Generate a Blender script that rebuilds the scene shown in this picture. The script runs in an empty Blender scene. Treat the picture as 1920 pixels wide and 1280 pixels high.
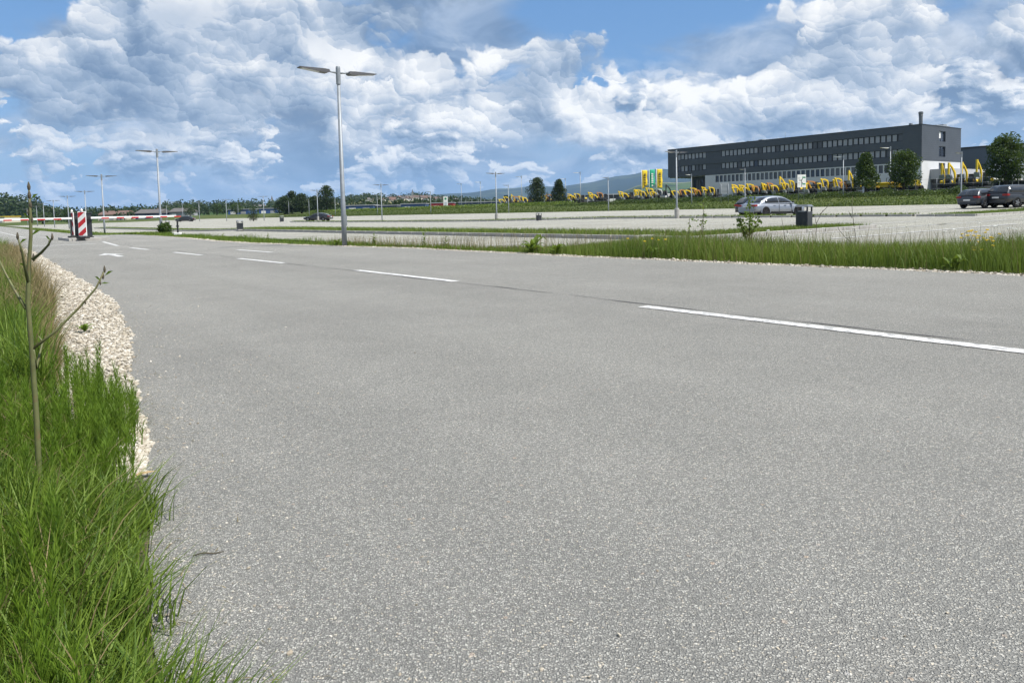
import bpy, bmesh, math, random
import numpy as np
from mathutils import Vector, Matrix

random.seed(7)
RS = np.random.RandomState(11)
scene = bpy.context.scene
COL = scene.collection
R = math.radians

# ------------------------------------------------------------------ camera
F_PX, CAM_H, CX, CY = 1387.0, 0.87, 960.0, 480.0
ROLL = 0.024
PITCH = math.atan((CY - 394.3) * math.cos(ROLL) / F_PX)
_r0 = np.array([1.0, 0, 0]); _u0 = np.array([0, math.sin(PITCH), math.cos(PITCH)])
FWD = np.array([0, math.cos(PITCH), -math.sin(PITCH)])
RGT = _r0 * math.cos(ROLL) - _u0 * math.sin(ROLL)
UPV = _u0 * math.cos(ROLL) + _r0 * math.sin(ROLL)
cam_data = bpy.data.cameras.new("camera")
cam_data.sensor_width = 36.0
cam_data.lens = F_PX / 1920.0 * 36.0
cam_data.shift_y = -(640.0 - CY) / 1920.0
cam_data.clip_start = 0.05
cam_data.clip_end = 60000
cam = bpy.data.objects.new("camera", cam_data)
COL.objects.link(cam)
cam.matrix_world = Matrix(((RGT[0], UPV[0], -FWD[0], 0), (RGT[1], UPV[1], -FWD[1], 0), (RGT[2], UPV[2], -FWD[2], CAM_H), (0, 0, 0, 1)))
scene.camera = cam

# ------------------------------------------------------------------ render settings
scene.render.engine = 'CYCLES'
scene.cycles.use_denoising = True
scene.cycles.max_bounces = 6
scene.cycles.diffuse_bounces = 3
scene.cycles.glossy_bounces = 3
scene.cycles.transparent_max_bounces = 8
scene.cycles.volume_bounces = 1
scene.view_settings.view_transform = 'Standard'
scene.view_settings.look = 'None'
scene.view_settings.gamma = 1.0
scene.view_settings.use_curve_mapping = False
scene.view_settings.exposure = 0.50

# ------------------------------------------------------------------ node helper
class NT:
    def __init__(self, tree):
        self.t = tree
    def new(self, typ, **kw):
        n = self.t.nodes.new(typ)
        for k, v in kw.items():
            setattr(n, k, v)
        return n
    def set(self, sock, val):
        if isinstance(val, bpy.types.NodeSocket):
            self.t.links.new(val, sock)
        else:
            if hasattr(sock.default_value, '__len__') and isinstance(val, (tuple, list)):
                val = tuple(val)
                if len(sock.default_value) == 4 and len(val) == 3:
                    val = val + (1,)
            sock.default_value = val
    def math(self, op, a, b=0.0, c=None, clamp=False):
        n = self.new('ShaderNodeMath', operation=op, use_clamp=clamp)
        self.set(n.inputs[0], a); self.set(n.inputs[1], b)
        if c is not None:
            self.set(n.inputs[2], c)
        return n.outputs[0]
    def vmath(self, op, a, b=(0, 0, 0), scale=None):
        n = self.new('ShaderNodeVectorMath', operation=op)
        self.set(n.inputs[0], a)
        if scale is not None:
            self.set(n.inputs['Scale'], scale)
        else:
            self.set(n.inputs[1], b)
        return n.outputs['Value'] if op in ('DOT_PRODUCT', 'LENGTH', 'DISTANCE') else n.outputs[0]
    def mix(self, fac, a, b, blend='MIX'):
        n = self.new('ShaderNodeMix', data_type='RGBA', blend_type=blend)
        self.set(n.inputs[0], fac); self.set(n.inputs[6], a); self.set(n.inputs[7], b)
        return n.outputs[2]
    def smooth(self, x, lo, hi):
        n = self.new('ShaderNodeMapRange', interpolation_type='SMOOTHSTEP')
        self.set(n.inputs[0], x); self.set(n.inputs[1], lo); self.set(n.inputs[2], hi)
        return n.outputs[0]
    def lin(self, x, lo, hi, a=0.0, b=1.0):
        n = self.new('ShaderNodeMapRange')
        self.set(n.inputs[0], x)
        for i, v in enumerate((lo, hi, a, b)):
            self.set(n.inputs[i + 1], v)
        return n.outputs[0]
    def noise(self, vec, scale, detail=3.0, rough=0.5, dist=0.0, lac=2.0, color=False):
        n = self.new('ShaderNodeTexNoise')
        if vec is not None:
            self.set(n.inputs['Vector'], vec)
        n.inputs['Scale'].default_value = scale
        n.inputs['Detail'].default_value = detail
        n.inputs['Roughness'].default_value = rough
        n.inputs['Distortion'].default_value = dist
        n.inputs['Lacunarity'].default_value = lac
        return n.outputs['Color' if color else 'Fac']
    def voronoi(self, vec, scale, feature='F1', detail=0.0, rough=0.5, lac=2.0, smooth=1.0, rnd=1.0, out='Distance'):
        n = self.new('ShaderNodeTexVoronoi', feature=feature)
        if vec is not None:
            self.set(n.inputs['Vector'], vec)
        n.inputs['Scale'].default_value = scale
        n.inputs['Detail'].default_value = detail
        n.inputs['Roughness'].default_value = rough
        n.inputs['Lacunarity'].default_value = lac
        if 'Smoothness' in n.inputs:
            n.inputs['Smoothness'].default_value = smooth
        n.inputs['Randomness'].default_value = rnd
        return n.outputs[out]
    def ramp(self, fac, stops, interp='LINEAR'):
        n = self.new('ShaderNodeValToRGB')
        cr = n.color_ramp; cr.interpolation = interp
        while len(cr.elements) < len(stops):
            cr.elements.new(0.5)
        for e, (p, c) in zip(cr.elements, stops):
            e.position = p; e.color = tuple(c) + ((1,) if len(c) == 3 else ())
        self.set(n.inputs[0], fac)
        return n.outputs[0]

# ------------------------------------------------------------------ sun
SUN_EL = R(56)
_sa = np.array([0.90, -0.44]); _sa = _sa / np.linalg.norm(_sa)
SUN_DIR = Vector((_sa[0] * math.cos(SUN_EL), _sa[1] * math.cos(SUN_EL), math.sin(SUN_EL)))
sun_data = bpy.data.lights.new("sun", 'SUN')
sun_data.energy = 4.7
sun_data.angle = R(0.55)
sun_data.color = (1.0, 0.955, 0.89)
sun = bpy.data.objects.new("sun", sun_data)
COL.objects.link(sun)
sun.rotation_euler = SUN_DIR.to_track_quat('Z', 'Y').to_euler()

# ------------------------------------------------------------------ world: sky and broken cumulus
world = bpy.data.worlds.new("World")
scene.world = world
world.use_nodes = True
wt = world.node_tree
for n in list(wt.nodes):
    wt.nodes.remove(n)
N = NT(wt)
tc = N.new('ShaderNodeTexCoord').outputs['Generated']
sky = N.new('ShaderNodeTexSky', sky_type='NISHITA', sun_disc=False)
sky.sun_elevation = SUN_EL
sky.sun_rotation = math.atan2(SUN_DIR.x, SUN_DIR.y)
sky.air_density = 1.0; sky.dust_density = 0.6; sky.ozone_density = 2.0
skycol = N.vmath('SCALE', sky.outputs[0], scale=0.105)
skycol = N.mix(0.55, skycol, (0.135, 0.355, 0.76))
sep = N.new('ShaderNodeSeparateXYZ'); N.set(sep.inputs[0], tc)
el = sep.outputs[2]
# conformal flat map of the sky dome (stereographic, pole straight behind): cheap 2D textures without a seam
den = N.math('ADD', sep.outputs[1], 1.0002)
cmb = N.new('ShaderNodeCombineXYZ')
N.set(cmb.inputs[0], N.math('DIVIDE', sep.outputs[0], den)); N.set(cmb.inputs[1], N.math('DIVIDE', el, den))
P = cmb.outputs[0]
K2 = 2.0 * F_PX

def n2(vec, scale, detail, rough, dist=0.0, color=False):
    o = N.noise(vec, scale, detail, rough, dist, color=color)
    o.node.noise_dimensions = '2D'
    return o

def stereo(px, py):
    d = RGT * ((px - CX) / F_PX) + UPV * (-(py - CY) / F_PX) + FWD
    d = d / np.linalg.norm(d)
    return d[0] / (1.0002 + d[1]), d[2] / (1.0002 + d[1])

def total(items):
    s = None
    for px, py, rx, ry, amp in items:
        x, y = stereo(px, py)
        q = N.vmath('MULTIPLY', N.vmath('SUBTRACT', P, (x, y, 0)), (K2 / rx, K2 / ry, 0))
        g = N.math('EXPONENT', N.math('MULTIPLY', N.vmath('DOT_PRODUCT', q, q), -1.0))
        s = N.math('MULTIPLY', g, amp) if s is None else N.math('MULTIPLY_ADD', g, amp, s)
    return s

cover = total([(1150, 20, 200, 45, -0.30), (10, 20, 110, 45, -0.26), (1380, 85, 80, 50, -0.12),
               (480, 40, 380, 60, 0.12), (760, 210, 260, 80, 0.10), (1330, 200, 190, 90, 0.12), (1700, 120, 300, 130, 0.12)])
shade = total([(480, 35, 330, 60, -0.34), (90, 80, 200, 60, -0.18), (470, 325, 260, 36, -0.10),
               (1320, 190, 120, 70, 0.14), (770, 200, 220, 60, 0.10), (1650, 190, 250, 70, -0.08)])

# veil of soft grey-blue stratocumulus
pv = N.vmath('MULTIPLY', P, (2.0, 4.6, 0))
v1 = n2(pv, 4.2, 5.0, 0.55, 0.25)
v2 = n2(N.vmath('ADD', pv, (3.1, 1.7, 0)), 6.5, 6.0, 0.58, 0.35)
veil_a = N.smooth(N.math('ADD', v1, cover), 0.33, 0.58)
veil_t = N.math('ADD', N.lin(v2, 0.30, 0.70), shade)
veil_c = N.ramp(veil_t, [(0.0, (0.17, 0.27, 0.44)), (0.35, (0.28, 0.39, 0.57)), (0.65, (0.43, 0.53, 0.69)), (1.0, (0.68, 0.74, 0.83))])
col = N.mix(N.math('MULTIPLY', veil_a, 0.94), skycol, veil_c)

# cumulus fields: far and small low over the horizon, near and large above
wv = N.vmath('SCALE', N.vmath('SUBTRACT', n2(P, 24.0, 5.0, 0.62, color=True), (0.5, 0.5, 0)), scale=0.026)
LX, LY = 0.42, 0.91
for s, seed, octs, lo, hi, e0, e1, e2, e3 in ((40.0, 4.3, ((2.1, 0.5), (4.7, 0.32)), 0.48, 0.53, -0.005, 0.035, 0.13, 0.20),
                                               (15.0, 1.83, ((1.7, 0.42), (3.9, 0.34), (8.7, 0.24)), 0.495, 0.535, 0.06, 0.12, 2.0, 3.0)):
    q = N.vmath('ADD', N.vmath('ADD', N.vmath('MULTIPLY', P, (1.0, 1.75 if s > 30 else 1.25, 0)), wv), (seed, seed * 0.37, 0))
    base = n2(q, s * 0.55, 5.0, 0.52, 0.1)
    up = n2(N.vmath('ADD', q, (LX * 0.35 / s, LY * 0.35 / s, 0)), s * 0.55, 3.0, 0.5, 0.1)
    lit = N.math('MULTIPLY', N.math('SUBTRACT', base, up), 2.6)
    hgt = N.math('ADD', base, cover)
    for k, w in octs:
        vn = N.new('ShaderNodeTexVoronoi', voronoi_dimensions='2D', feature='F1')
        N.set(vn.inputs['Vector'], q); vn.inputs['Scale'].default_value = s * k
        vn.inputs['Randomness'].default_value = 0.95
        off = N.vmath('SCALE', N.vmath('SUBTRACT', q, vn.outputs['Position']), scale=s * k)
        l = N.vmath('DOT_PRODUCT', off, (LX, LY, 0))
        lit = N.math('MULTIPLY_ADD', l, w * 0.31, lit)
        hgt = N.math('MULTIPLY_ADD', vn.outputs['Distance'], -w * 0.17, hgt)
    hgt = N.math('ADD', hgt, 0.07)
    soft = N.math('MULTIPLY', N.smooth(lit, 0.05, -0.25), 0.10)
    mask = N.smooth(hgt, lo, N.math('ADD', soft, hi))
    mask = N.math('MULTIPLY', mask, N.math('MULTIPLY', N.smooth(el, e0, e1), N.smooth(el, e3, e2)))
    t = N.math('ADD', N.lin(lit, -0.34, 0.34), N.lin(hgt, lo, lo + 0.3, 0.05, -0.16))
    t = N.math('ADD', t, shade)
    c = N.ramp(t, [(0.0, (0.17, 0.26, 0.41)), (0.22, (0.29, 0.385, 0.53)), (0.46, (0.48, 0.565, 0.69)), (0.68, (0.78, 0.815, 0.865)), (0.88, (1.05, 1.045, 1.03))])
    col = N.mix(N.math('MULTIPLY', mask, 0.95), col, c)

# pale blue air low over the horizon
low = N.smooth(el, 0.12, -0.01)
col = N.mix(N.math('MULTIPLY', low, 0.52), col, (0.20, 0.35, 0.57))
below = N.smooth(el, 0.0, -0.05)
col = N.mix(below, col, (0.25, 0.28, 0.26))
bg = N.new('ShaderNodeBackground')
N.set(bg.inputs[0], col)
bg.inputs[1].default_value = 0.735
out = N.new('ShaderNodeOutputWorld')
wt.links.new(bg.outputs[0], out.inputs[0])
world.cycles.sampling_method = 'MANUAL'
world.cycles.sample_map_resolution = 512

# ================================================================== helpers
U2 = np.array([-0.612, 0.791]); U2 = U2 / np.linalg.norm(U2)     # along the road, away from the camera
V2 = np.array([U2[1], -U2[0]])                                   # across the road, to the right
HEAD_U = math.atan2(U2[1], U2[0]); HEAD_V = math.atan2(V2[1], V2[0])

def sstep(x, a, b):
    t = np.clip((x - a) / (b - a), 0, 1)
    return t * t * (3 - 2 * t)

def zt(x, y):
    """lie of the land near the camera"""
    x = np.asarray(x, float); y = np.asarray(y, float)
    u = x * U2[0] + y * U2[1]; v = x * V2[0] + y * V2[1]
    z = -0.30 * sstep(u, 44, 70) * (1 - sstep(v, 12, 62)) * (1 - 0.3 * sstep(u, 110, 200))
    z = z - 0.10 * sstep(u, 40, 60) * sstep(v, 15, 40) * (1 - sstep(v, 48, 66)) * (1 - sstep(u, 90, 125))
    z = z + 0.42 * sstep(v, 48, 80)
    z = z + 1.75 * sstep(v, 80, 118)
    return z

def XY(u, v):
    p = U2 * u + V2 * v
    return float(p[0]), float(p[1])
def PT(u, v, dz=0.0):
    x, y = XY(u, v)
    return Vector((x, y, float(zt(x, y)) + dz))
def ray(px, py):
    return RGT * ((px - CX) / F_PX) + UPV * (-(py - CY) / F_PX) + FWD
def on_line_v(px, v):
    """ground point on the line v = const seen in column px (near the horizon row)"""
    d = ray(px, 394.3 - ROLL * (px - 960))
    t = v / (d[0] * V2[0] + d[1] * V2[1])
    x, y = d[0] * t, d[1] * t
    return x, y
def at_depth(px, Y):
    d = ray(px, 394.3 - ROLL * (px - 960)); return d[0] / d[1] * Y, Y
def pix_at(px, py, Y):
    d = ray(px, py); q = d * (Y / d[1]); return Vector((q[0], q[1], q[2] + CAM_H))

def tag(o, label=None, cat=None, group=None, kind=None):
    if label: o['label'] = label
    if cat: o['category'] = cat
    if group: o['group'] = group
    if kind: o['kind'] = kind
    return o
def empty(name, loc=(0, 0, 0), rz=0.0):
    o = bpy.data.objects.new(name, None)
    o.empty_display_size = 0.2
    COL.objects.link(o); o.location = loc; o.rotation_euler = (0, 0, rz)
    return o
def link(name, me, parent=None, mat=None):
    o = bpy.data.objects.new(name, me); COL.objects.link(o)
    if mat is not None and not me.materials:
        me.materials.append(mat)
    if parent is not None: o.parent = parent
    return o
def copy_tree(o, parent=None):
    c = o.copy(); COL.objects.link(c); c.parent = parent
    for ch in list(o.children):
        copy_tree(ch, c)
    return c
ORD = ['first', 'second', 'third', 'fourth', 'fifth', 'sixth', 'seventh', 'eighth', 'ninth', 'tenth', 'eleventh', 'twelfth', 'thirteenth', 'fourteenth', 'fifteenth', 'sixteenth', 'seventeenth', 'eighteenth', 'nineteenth', 'twentieth']

class MB:
    """collects shapes and links them as one mesh"""
    def __init__(s):
        s.v = []; s.f = []; s.sm = []
    def add(s, vs, fs, smooth=False):
        k = len(s.v); s.v += [tuple(map(float, p)) for p in vs]
        s.f += [tuple(i + k for i in f) for f in fs]; s.sm += [smooth] * len(fs); return s
    def box(s, x0, x1, y0, y1, z0, z1):
        return s.add([(x0, y0, z0), (x1, y0, z0), (x1, y1, z0), (x0, y1, z0), (x0, y0, z1), (x1, y0, z1), (x1, y1, z1), (x0, y1, z1)],
                     [(0, 3, 2, 1), (4, 5, 6, 7), (0, 1, 5, 4), (1, 2, 6, 5), (2, 3, 7, 6), (3, 0, 4, 7)])
    def bbox(s, x0, x1, y0, y1, z0, z1, b=0.02):
        """box with chamfered edges"""
        b = min(b, (x1 - x0) * .45, (y1 - y0) * .45, (z1 - z0) * .45)
        bm = bmesh.new(); bmesh.ops.create_cube(bm, size=1)
        for p in bm.verts:
            p.co = Vector((x0 + (p.co.x + .5) * (x1 - x0), y0 + (p.co.y + .5) * (y1 - y0), z0 + (p.co.z + .5) * (z1 - z0)))
        bmesh.ops.bevel(bm, geom=list(bm.edges), offset=b, segments=1, affect='EDGES')
        bm.verts.ensure_lookup_table()
        s.add([p.co for p in bm.verts], [[q.index for q in f.verts] for f in bm.faces]); bm.free(); return s
    def hexa(s, b, t):
        """b, t: four bottom and four top corners"""
        return s.add(list(b) + list(t), [(0, 3, 2, 1), (4, 5, 6, 7), (0, 1, 5, 4), (1, 2, 6, 5), (2, 3, 7, 6), (3, 0, 4, 7)])
    def prism(s, prof, y0, y1, ax='y'):
        """profile in xz (list), extruded from y0 to y1"""
        n = len(prof)
        if ax == 'y':
            a = [(x, y0, z) for x, z in prof] + [(x, y1, z) for x, z in prof]
        elif ax == 'x':
            a = [(y0, x, z) for x, z in prof] + [(y1, x, z) for x, z in prof]
        else:
            a = [(x, z, y0) for x, z in prof] + [(x, z, y1) for x, z in prof]
        fs = [tuple(range(n)), tuple(range(2 * n - 1, n - 1, -1))] + [(i, i + n, (i + 1) % n + n, (i + 1) % n) for i in range(n)]
        return s.add(a, fs)
    def tube(s, pts, rad, n=8, cap=True):
        pts = [Vector(p) for p in pts]
        if not hasattr(rad, '__len__'): rad = [rad] * len(pts)
        vs = []; ref = None
        for i, p in enumerate(pts):
            d = (pts[min(i + 1, len(pts) - 1)] - pts[max(i - 1, 0)]).normalized()
            if ref is None:
                ref = Vector((1, 0, 0)) if abs(d.x) < .9 else Vector((0, 1, 0))
            a = (ref - d * ref.dot(d)).normalized(); b = d.cross(a); ref = a
            for k in range(n):
                t = 2 * math.pi * k / n
                vs.append(p + (a * math.cos(t) + b * math.sin(t)) * rad[i])
        fs = [(i * n + k, i * n + (k + 1) % n, (i + 1) * n + (k + 1) % n, (i + 1) * n + k) for i in range(len(pts) - 1) for k in range(n)]
        s.add(vs, fs, True)
        if cap:
            m = len(s.v) - len(vs)
            s.f += [tuple(m + k for k in range(n - 1, -1, -1)), tuple(m + (len(pts) - 1) * n + k for k in range(n))]; s.sm += [False, False]
        return s
    def lathe(s, prof, n=16, c=(0, 0, 0), ax='z'):
        """profile (r, h) turned round an axis"""
        vs = []
        for r, h in prof:
            for k in range(n):
                t = 2 * math.pi * k / n; a, b = r * math.cos(t), r * math.sin(t)
                vs.append((c[0] + a, c[1] + b, c[2] + h) if ax == 'z' else (c[0] + a, c[1] + h, c[2] + b))
        m = len(prof)
        fs = [(i * n + k, i * n + (k + 1) % n, (i + 1) * n + (k + 1) % n, (i + 1) * n + k) for i in range(m - 1) for k in range(n)]
        fs += [tuple(range(n - 1, -1, -1)), tuple((m - 1) * n + k for k in range(n))]
        return s.add(vs, fs, False)
    def mesh(s, name, mat=None, smooth=None):
        me = bpy.data.meshes.new(name); me.from_pydata(s.v, [], s.f)
        me.polygons.foreach_set('use_smooth', [bool(x) if smooth is None else smooth for x in s.sm])
        if mat is not None: me.materials.append(mat)
        bm = bmesh.new(); bm.from_mesh(me); bmesh.ops.recalc_face_normals(bm, faces=bm.faces); bm.to_mesh(me); bm.free()
        me.update(); return me
    def build(s, name, mat=None, parent=None, smooth=None):
        return link(name, s.mesh(name, mat, smooth), parent)

# ------------------------------------------------------------------ materials
def material(name):
    m = bpy.data.materials.new(name); m.use_nodes = True
    t = m.node_tree
    for n in list(t.nodes): t.nodes.remove(n)
    N = NT(t)
    b = N.new('ShaderNodeBsdfPrincipled'); o = N.new('ShaderNodeOutputMaterial')
    t.links.new(b.outputs[0], o.inputs[0])
    return m, N, b
def plain(name, c, rough=0.6, var=0.12, scale=6.0, metal=0.0, bump=0.0, bscale=40.0, coat=0.0, spec=0.5, dirt=None):
    m, N, b = material(name)
    co = N.new('ShaderNodeTexCoord').outputs['Object']
    n = N.noise(co, scale, 4.0, 0.6)
    lo = tuple(x * (1 - var) for x in c); hi = tuple(min(1, x * (1 + var)) for x in c)
    colr = N.mix(N.lin(n, 0.3, 0.7), lo, hi)
    if dirt:
        d = N.smooth(N.noise(co, scale * 2.3, 5.0, 0.65), 0.5, 0.75)
        colr = N.mix(N.math('MULTIPLY', d, dirt[1]), colr, dirt[0])
    N.set(b.inputs['Base Color'], colr)
    N.set(b.inputs['Roughness'], N.lin(n, 0.2, 0.8, rough * 0.85, min(1, rough * 1.12)))
    b.inputs['Metallic'].default_value = metal
    b.inputs['Specular IOR Level'].default_value = spec
    if coat:
        b.inputs['Coat Weight'].default_value = coat; b.inputs['Coat Roughness'].default_value = 0.06
    if bump:
        bp = N.new('ShaderNodeBump'); bp.inputs['Strength'].default_value = bump; bp.inputs['Distance'].default_value = 0.01
        N.set(bp.inputs['Height'], N.noise(co, bscale, 4.0, 0.6)); N.set(b.inputs['Normal'], bp.outputs[0])
    return m

def make_asphalt(name, tint=1.0, warm=1.0):
    m, N, b = material(name)
    co = N.new('ShaderNodeTexCoord').outputs['Object']
    big = N.noise(co, 0.35, 4.0, 0.55); mid = N.noise(co, 2.3, 4.0, 0.6)
    base = N.mix(N.lin(big, 0.3, 0.7), (0.222 * tint, 0.221 * tint, 0.206 * tint / warm), (0.268 * tint, 0.266 * tint, 0.246 * tint / warm))
    base = N.mix(N.math('MULTIPLY', N.smooth(mid, 0.42, 0.72), 0.30), base, (0.305 * tint, 0.298 * tint, 0.275 * tint / warm))
    mp = N.new('ShaderNodeMapping'); N.set(mp.inputs[0], co); mp.inputs['Rotation'].default_value = (0, 0, -HEAD_U)
    tk = N.noise(N.vmath('MULTIPLY', mp.outputs[0], (0.045, 1.1, 1.0)), 1.0, 5.0, 0.62)
    base = N.vmath('SCALE', base, scale=N.lin(tk, 0.3, 0.7, 0.97, 1.10))
    if warm > 1.0:
        mp = N.new('ShaderNodeMapping'); N.set(mp.inputs[0], co); mp.inputs['Rotation'].default_value = (0, 0, -HEAD_V)
        sk = N.noise(N.vmath('MULTIPLY', mp.outputs[0], (0.05, 0.9, 1.0)), 1.0, 4.0, 0.6)
        base = N.vmath('SCALE', base, scale=N.lin(sk, 0.3, 0.7, 0.80, 1.16))
    cw = N.vmath('ADD', co, N.vmath('SCALE', N.noise(co, 60.0, 2.0, 0.5, color=True), scale=0.012))
    v1 = N.new('ShaderNodeTexVoronoi', feature='F1'); N.set(v1.inputs['Vector'], cw); v1.inputs['Scale'].default_value = 200.0
    rnd = N.new('ShaderNodeSeparateColor'); N.set(rnd.inputs[0], v1.outputs['Color'])
    chip = N.smooth(v1.outputs['Distance'], 0.72, 0.34)
    gain = N.ramp(rnd.outputs[0], [(0.0, (0.62, 0.62, 0.63)), (0.35, (0.92, 0.92, 0.91)), (0.65, (1.22, 1.21, 1.19)), (0.92, (1.68, 1.66, 1.62)), (1.0, (1.85, 1.66, 1.42))])
    c = N.mix(chip, N.vmath('SCALE', base, scale=0.66), N.vmath('MULTIPLY', base, gain))
    # scattered larger pale and rusty chips
    v2 = N.new('ShaderNodeTexVoronoi', feature='F1'); N.set(v2.inputs['Vector'], cw); v2.inputs['Scale'].default_value = 46.0
    r2 = N.new('ShaderNodeSeparateColor'); N.set(r2.inputs[0], v2.outputs['Color'])
    lump = N.math('MULTIPLY', N.smooth(v2.outputs['Distance'], 0.36, 0.22), N.math('GREATER_THAN', r2.outputs[1], 0.975))
    c = N.mix(N.math('MULTIPLY', lump, 0.7), c, N.mix(r2.outputs[0], (0.44, 0.43, 0.41), (0.44, 0.34, 0.25)))
    g = N.noise(co, 300.0, 2.0, 0.6)
    c = N.vmath('SCALE', c, scale=N.math('MULTIPLY', N.lin(g, 0.25, 0.75, 0.72, 1.28), N.lin(N.noise(co, 75.0, 3.0, 0.7), 0.3, 0.7, 0.80, 1.20)))
    st = N.smooth(N.noise(co, 0.8, 6.0, 0.68), 0.58, 0.72)
    c = N.mix(N.math('MULTIPLY', st, 0.12), c, (0.13, 0.128, 0.122))
    N.set(b.inputs['Base Color'], c)
    b.inputs['Roughness'].default_value = 0.88
    b.inputs['Specular IOR Level'].default_value = 0.3
    hgt = N.math('ADD', N.math('MULTIPLY', chip, 1.0), N.math('ADD', N.math('MULTIPLY', g, 0.7), N.math('MULTIPLY', lump, 0.8)))
    bp = N.new('ShaderNodeBump'); bp.inputs['Strength'].default_value = 0.9; bp.inputs['Distance'].default_value = 0.0035
    N.set(bp.inputs['Height'], hgt); N.set(b.inputs['Normal'], bp.outputs[0])
    return m

M = {}
M['road'] = make_asphalt('weathered_asphalt', 1.06)
M['lot'] = make_asphalt('parking_asphalt', 1.30, 1.06)

def make_paint(name, wear=0.5):
    m, N, b = material(name)
    co = N.new('ShaderNodeTexCoord').outputs['Object']
    n1 = N.noise(co, 14.0, 6.0, 0.7); n2 = N.voronoi(co, 95.0)
    w = N.smooth(N.math('ADD', n1, N.math('MULTIPLY', n2, 0.25)), 0.61 - 0.1 * wear, 0.76)
    c = N.mix(N.lin(N.noise(co, 3.0, 3.0), 0.3, 0.7), (0.58, 0.58, 0.565), (0.70, 0.70, 0.68))
    c = N.mix(N.math('MULTIPLY', w, 0.85), c, (0.20, 0.20, 0.195))
    N.set(b.inputs['Base Color'], c); b.inputs['Roughness'].default_value = 0.7
    bp = N.new('ShaderNodeBump'); bp.inputs['Strength'].default_value = 0.5; bp.inputs['Distance'].default_value = 0.003
    N.set(bp.inputs['Height'], n2); N.set(b.inputs['Normal'], bp.outputs[0])
    return m
M['paint'] = make_paint('road_paint')
M['concrete'] = plain('kerb_concrete', (0.33, 0.32, 0.30), 0.85, 0.18, 5.0, bump=0.4, bscale=60, dirt=((0.20, 0.19, 0.16), 0.5))
M['galv'] = plain('galvanised_steel', (0.25, 0.275, 0.30), 0.55, 0.12, 9.0, metal=0.3)
M['lampgrey'] = plain('luminaire_grey', (0.10, 0.10, 0.105), 0.45, 0.1, 5.0, metal=0.2)
M['lens'] = plain('luminaire_lens', (0.55, 0.56, 0.58), 0.25, 0.05)
M['dark_metal'] = plain('anthracite_metal', (0.020, 0.024, 0.029), 0.42, 0.15, 4.0, dirt=((0.15, 0.14, 0.12), 0.25))
M['rubber'] = plain('rubber_black', (0.010, 0.010, 0.011), 0.8, 0.2, spec=0.2)
M['white'] = plain('white_coated', (0.74, 0.74, 0.72), 0.45, 0.05, 4.0, dirt=((0.45, 0.43, 0.38), 0.25))
M['red'] = plain('signal_red', (0.46, 0.022, 0.028), 0.45, 0.10, 6.0)
M['yellow'] = plain('machine_yellow', (0.76, 0.53, 0.02), 0.45, 0.10, 3.0, dirt=((0.32, 0.24, 0.08), 0.3))
M['orange'] = plain('machine_orange', (0.48, 0.21, 0.05), 0.5, 0.10, 3.0, dirt=((0.22, 0.12, 0.06), 0.35))
M['machine_white'] = plain('machine_white', (0.62, 0.63, 0.63), 0.5, 0.08, 3.0)
M['machine_dark'] = plain('machine_black', (0.014, 0.015, 0.016), 0.55, 0.2, 3.0, dirt=((0.12, 0.10, 0.08), 0.3))
M['green_panel'] = plain('green_panel', (0.015, 0.22, 0.10), 0.5, 0.06)
M['flag_yellow'] = plain('flag_yellow', (0.72, 0.52, 0.02), 0.8, 0.06)
M['flag_green'] = plain('flag_green', (0.02, 0.34, 0.20), 0.8, 0.06)
def glassy(name, c, rough=0.08):
    m, N, b = material(name)
    co = N.new('ShaderNodeTexCoord').outputs['Object']
    n = N.noise(co, 1.7, 3.0)
    N.set(b.inputs['Base Color'], N.mix(n, tuple(x * .8 for x in c), tuple(x * 1.2 for x in c)))
    b.inputs['Roughness'].default_value = rough; b.inputs['Specular IOR Level'].default_value = 0.6
    return m
M['glass'] = glassy('dark_glass', (0.018, 0.022, 0.028))
M['pane'] = glassy('window_glass', (0.035, 0.045, 0.065), 0.05)
M['blind'] = plain('grey_blind', (0.30, 0.315, 0.35), 0.6, 0.06, 0.6)
M['blind_dark'] = plain('dark_blind', (0.085, 0.095, 0.115), 0.6, 0.08, 0.6)

def leaf_mat(name, a, b_, trans=0.35, rough=0.55, attr=True):
    """two-tone foliage with light passing through the leaves"""
    m, N, b = material(name)
    at = N.new('ShaderNodeAttribute'); at.attribute_name = 'tone'
    c = N.mix(at.outputs['Fac'], a, b_)
    N.set(b.inputs['Base Color'], c); b.inputs['Roughness'].default_value = rough
    b.inputs['Specular IOR Level'].default_value = 0.3
    tr = N.new('ShaderNodeBsdfTranslucent'); N.set(tr.inputs[0], N.mix(0.5, c, (0.16, 0.22, 0.02)))
    mx = N.new('ShaderNodeMixShader'); mx.inputs[0].default_value = trans
    N.t.links.new(b.outputs[0], mx.inputs[1]); N.t.links.new(tr.outputs[0], mx.inputs[2])
    o = [n for n in N.t.nodes if n.type == 'OUTPUT_MATERIAL'][0]
    N.t.links.new(mx.outputs[0], o.inputs[0])
    return m
M['grass'] = leaf_mat('grass_blades', (0.045, 0.100, 0.010), (0.185, 0.270, 0.034))
M['grass_dry'] = leaf_mat('dry_grass_blades', (0.14, 0.11, 0.05), (0.30, 0.235, 0.12), 0.25)
M['grass_far'] = leaf_mat('meadow_blades', (0.050, 0.105, 0.013), (0.235, 0.305, 0.055))
M['lawn'] = leaf_mat('lawn_blades', (0.032, 0.062, 0.010), (0.115, 0.150, 0.036))
M['horsetail'] = leaf_mat('horsetail_green', (0.045, 0.110, 0.010), (0.165, 0.265, 0.024))
M['leaf_dark'] = leaf_mat('dark_leaves', (0.010, 0.024, 0.007), (0.035, 0.060, 0.016), 0.2)
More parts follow.
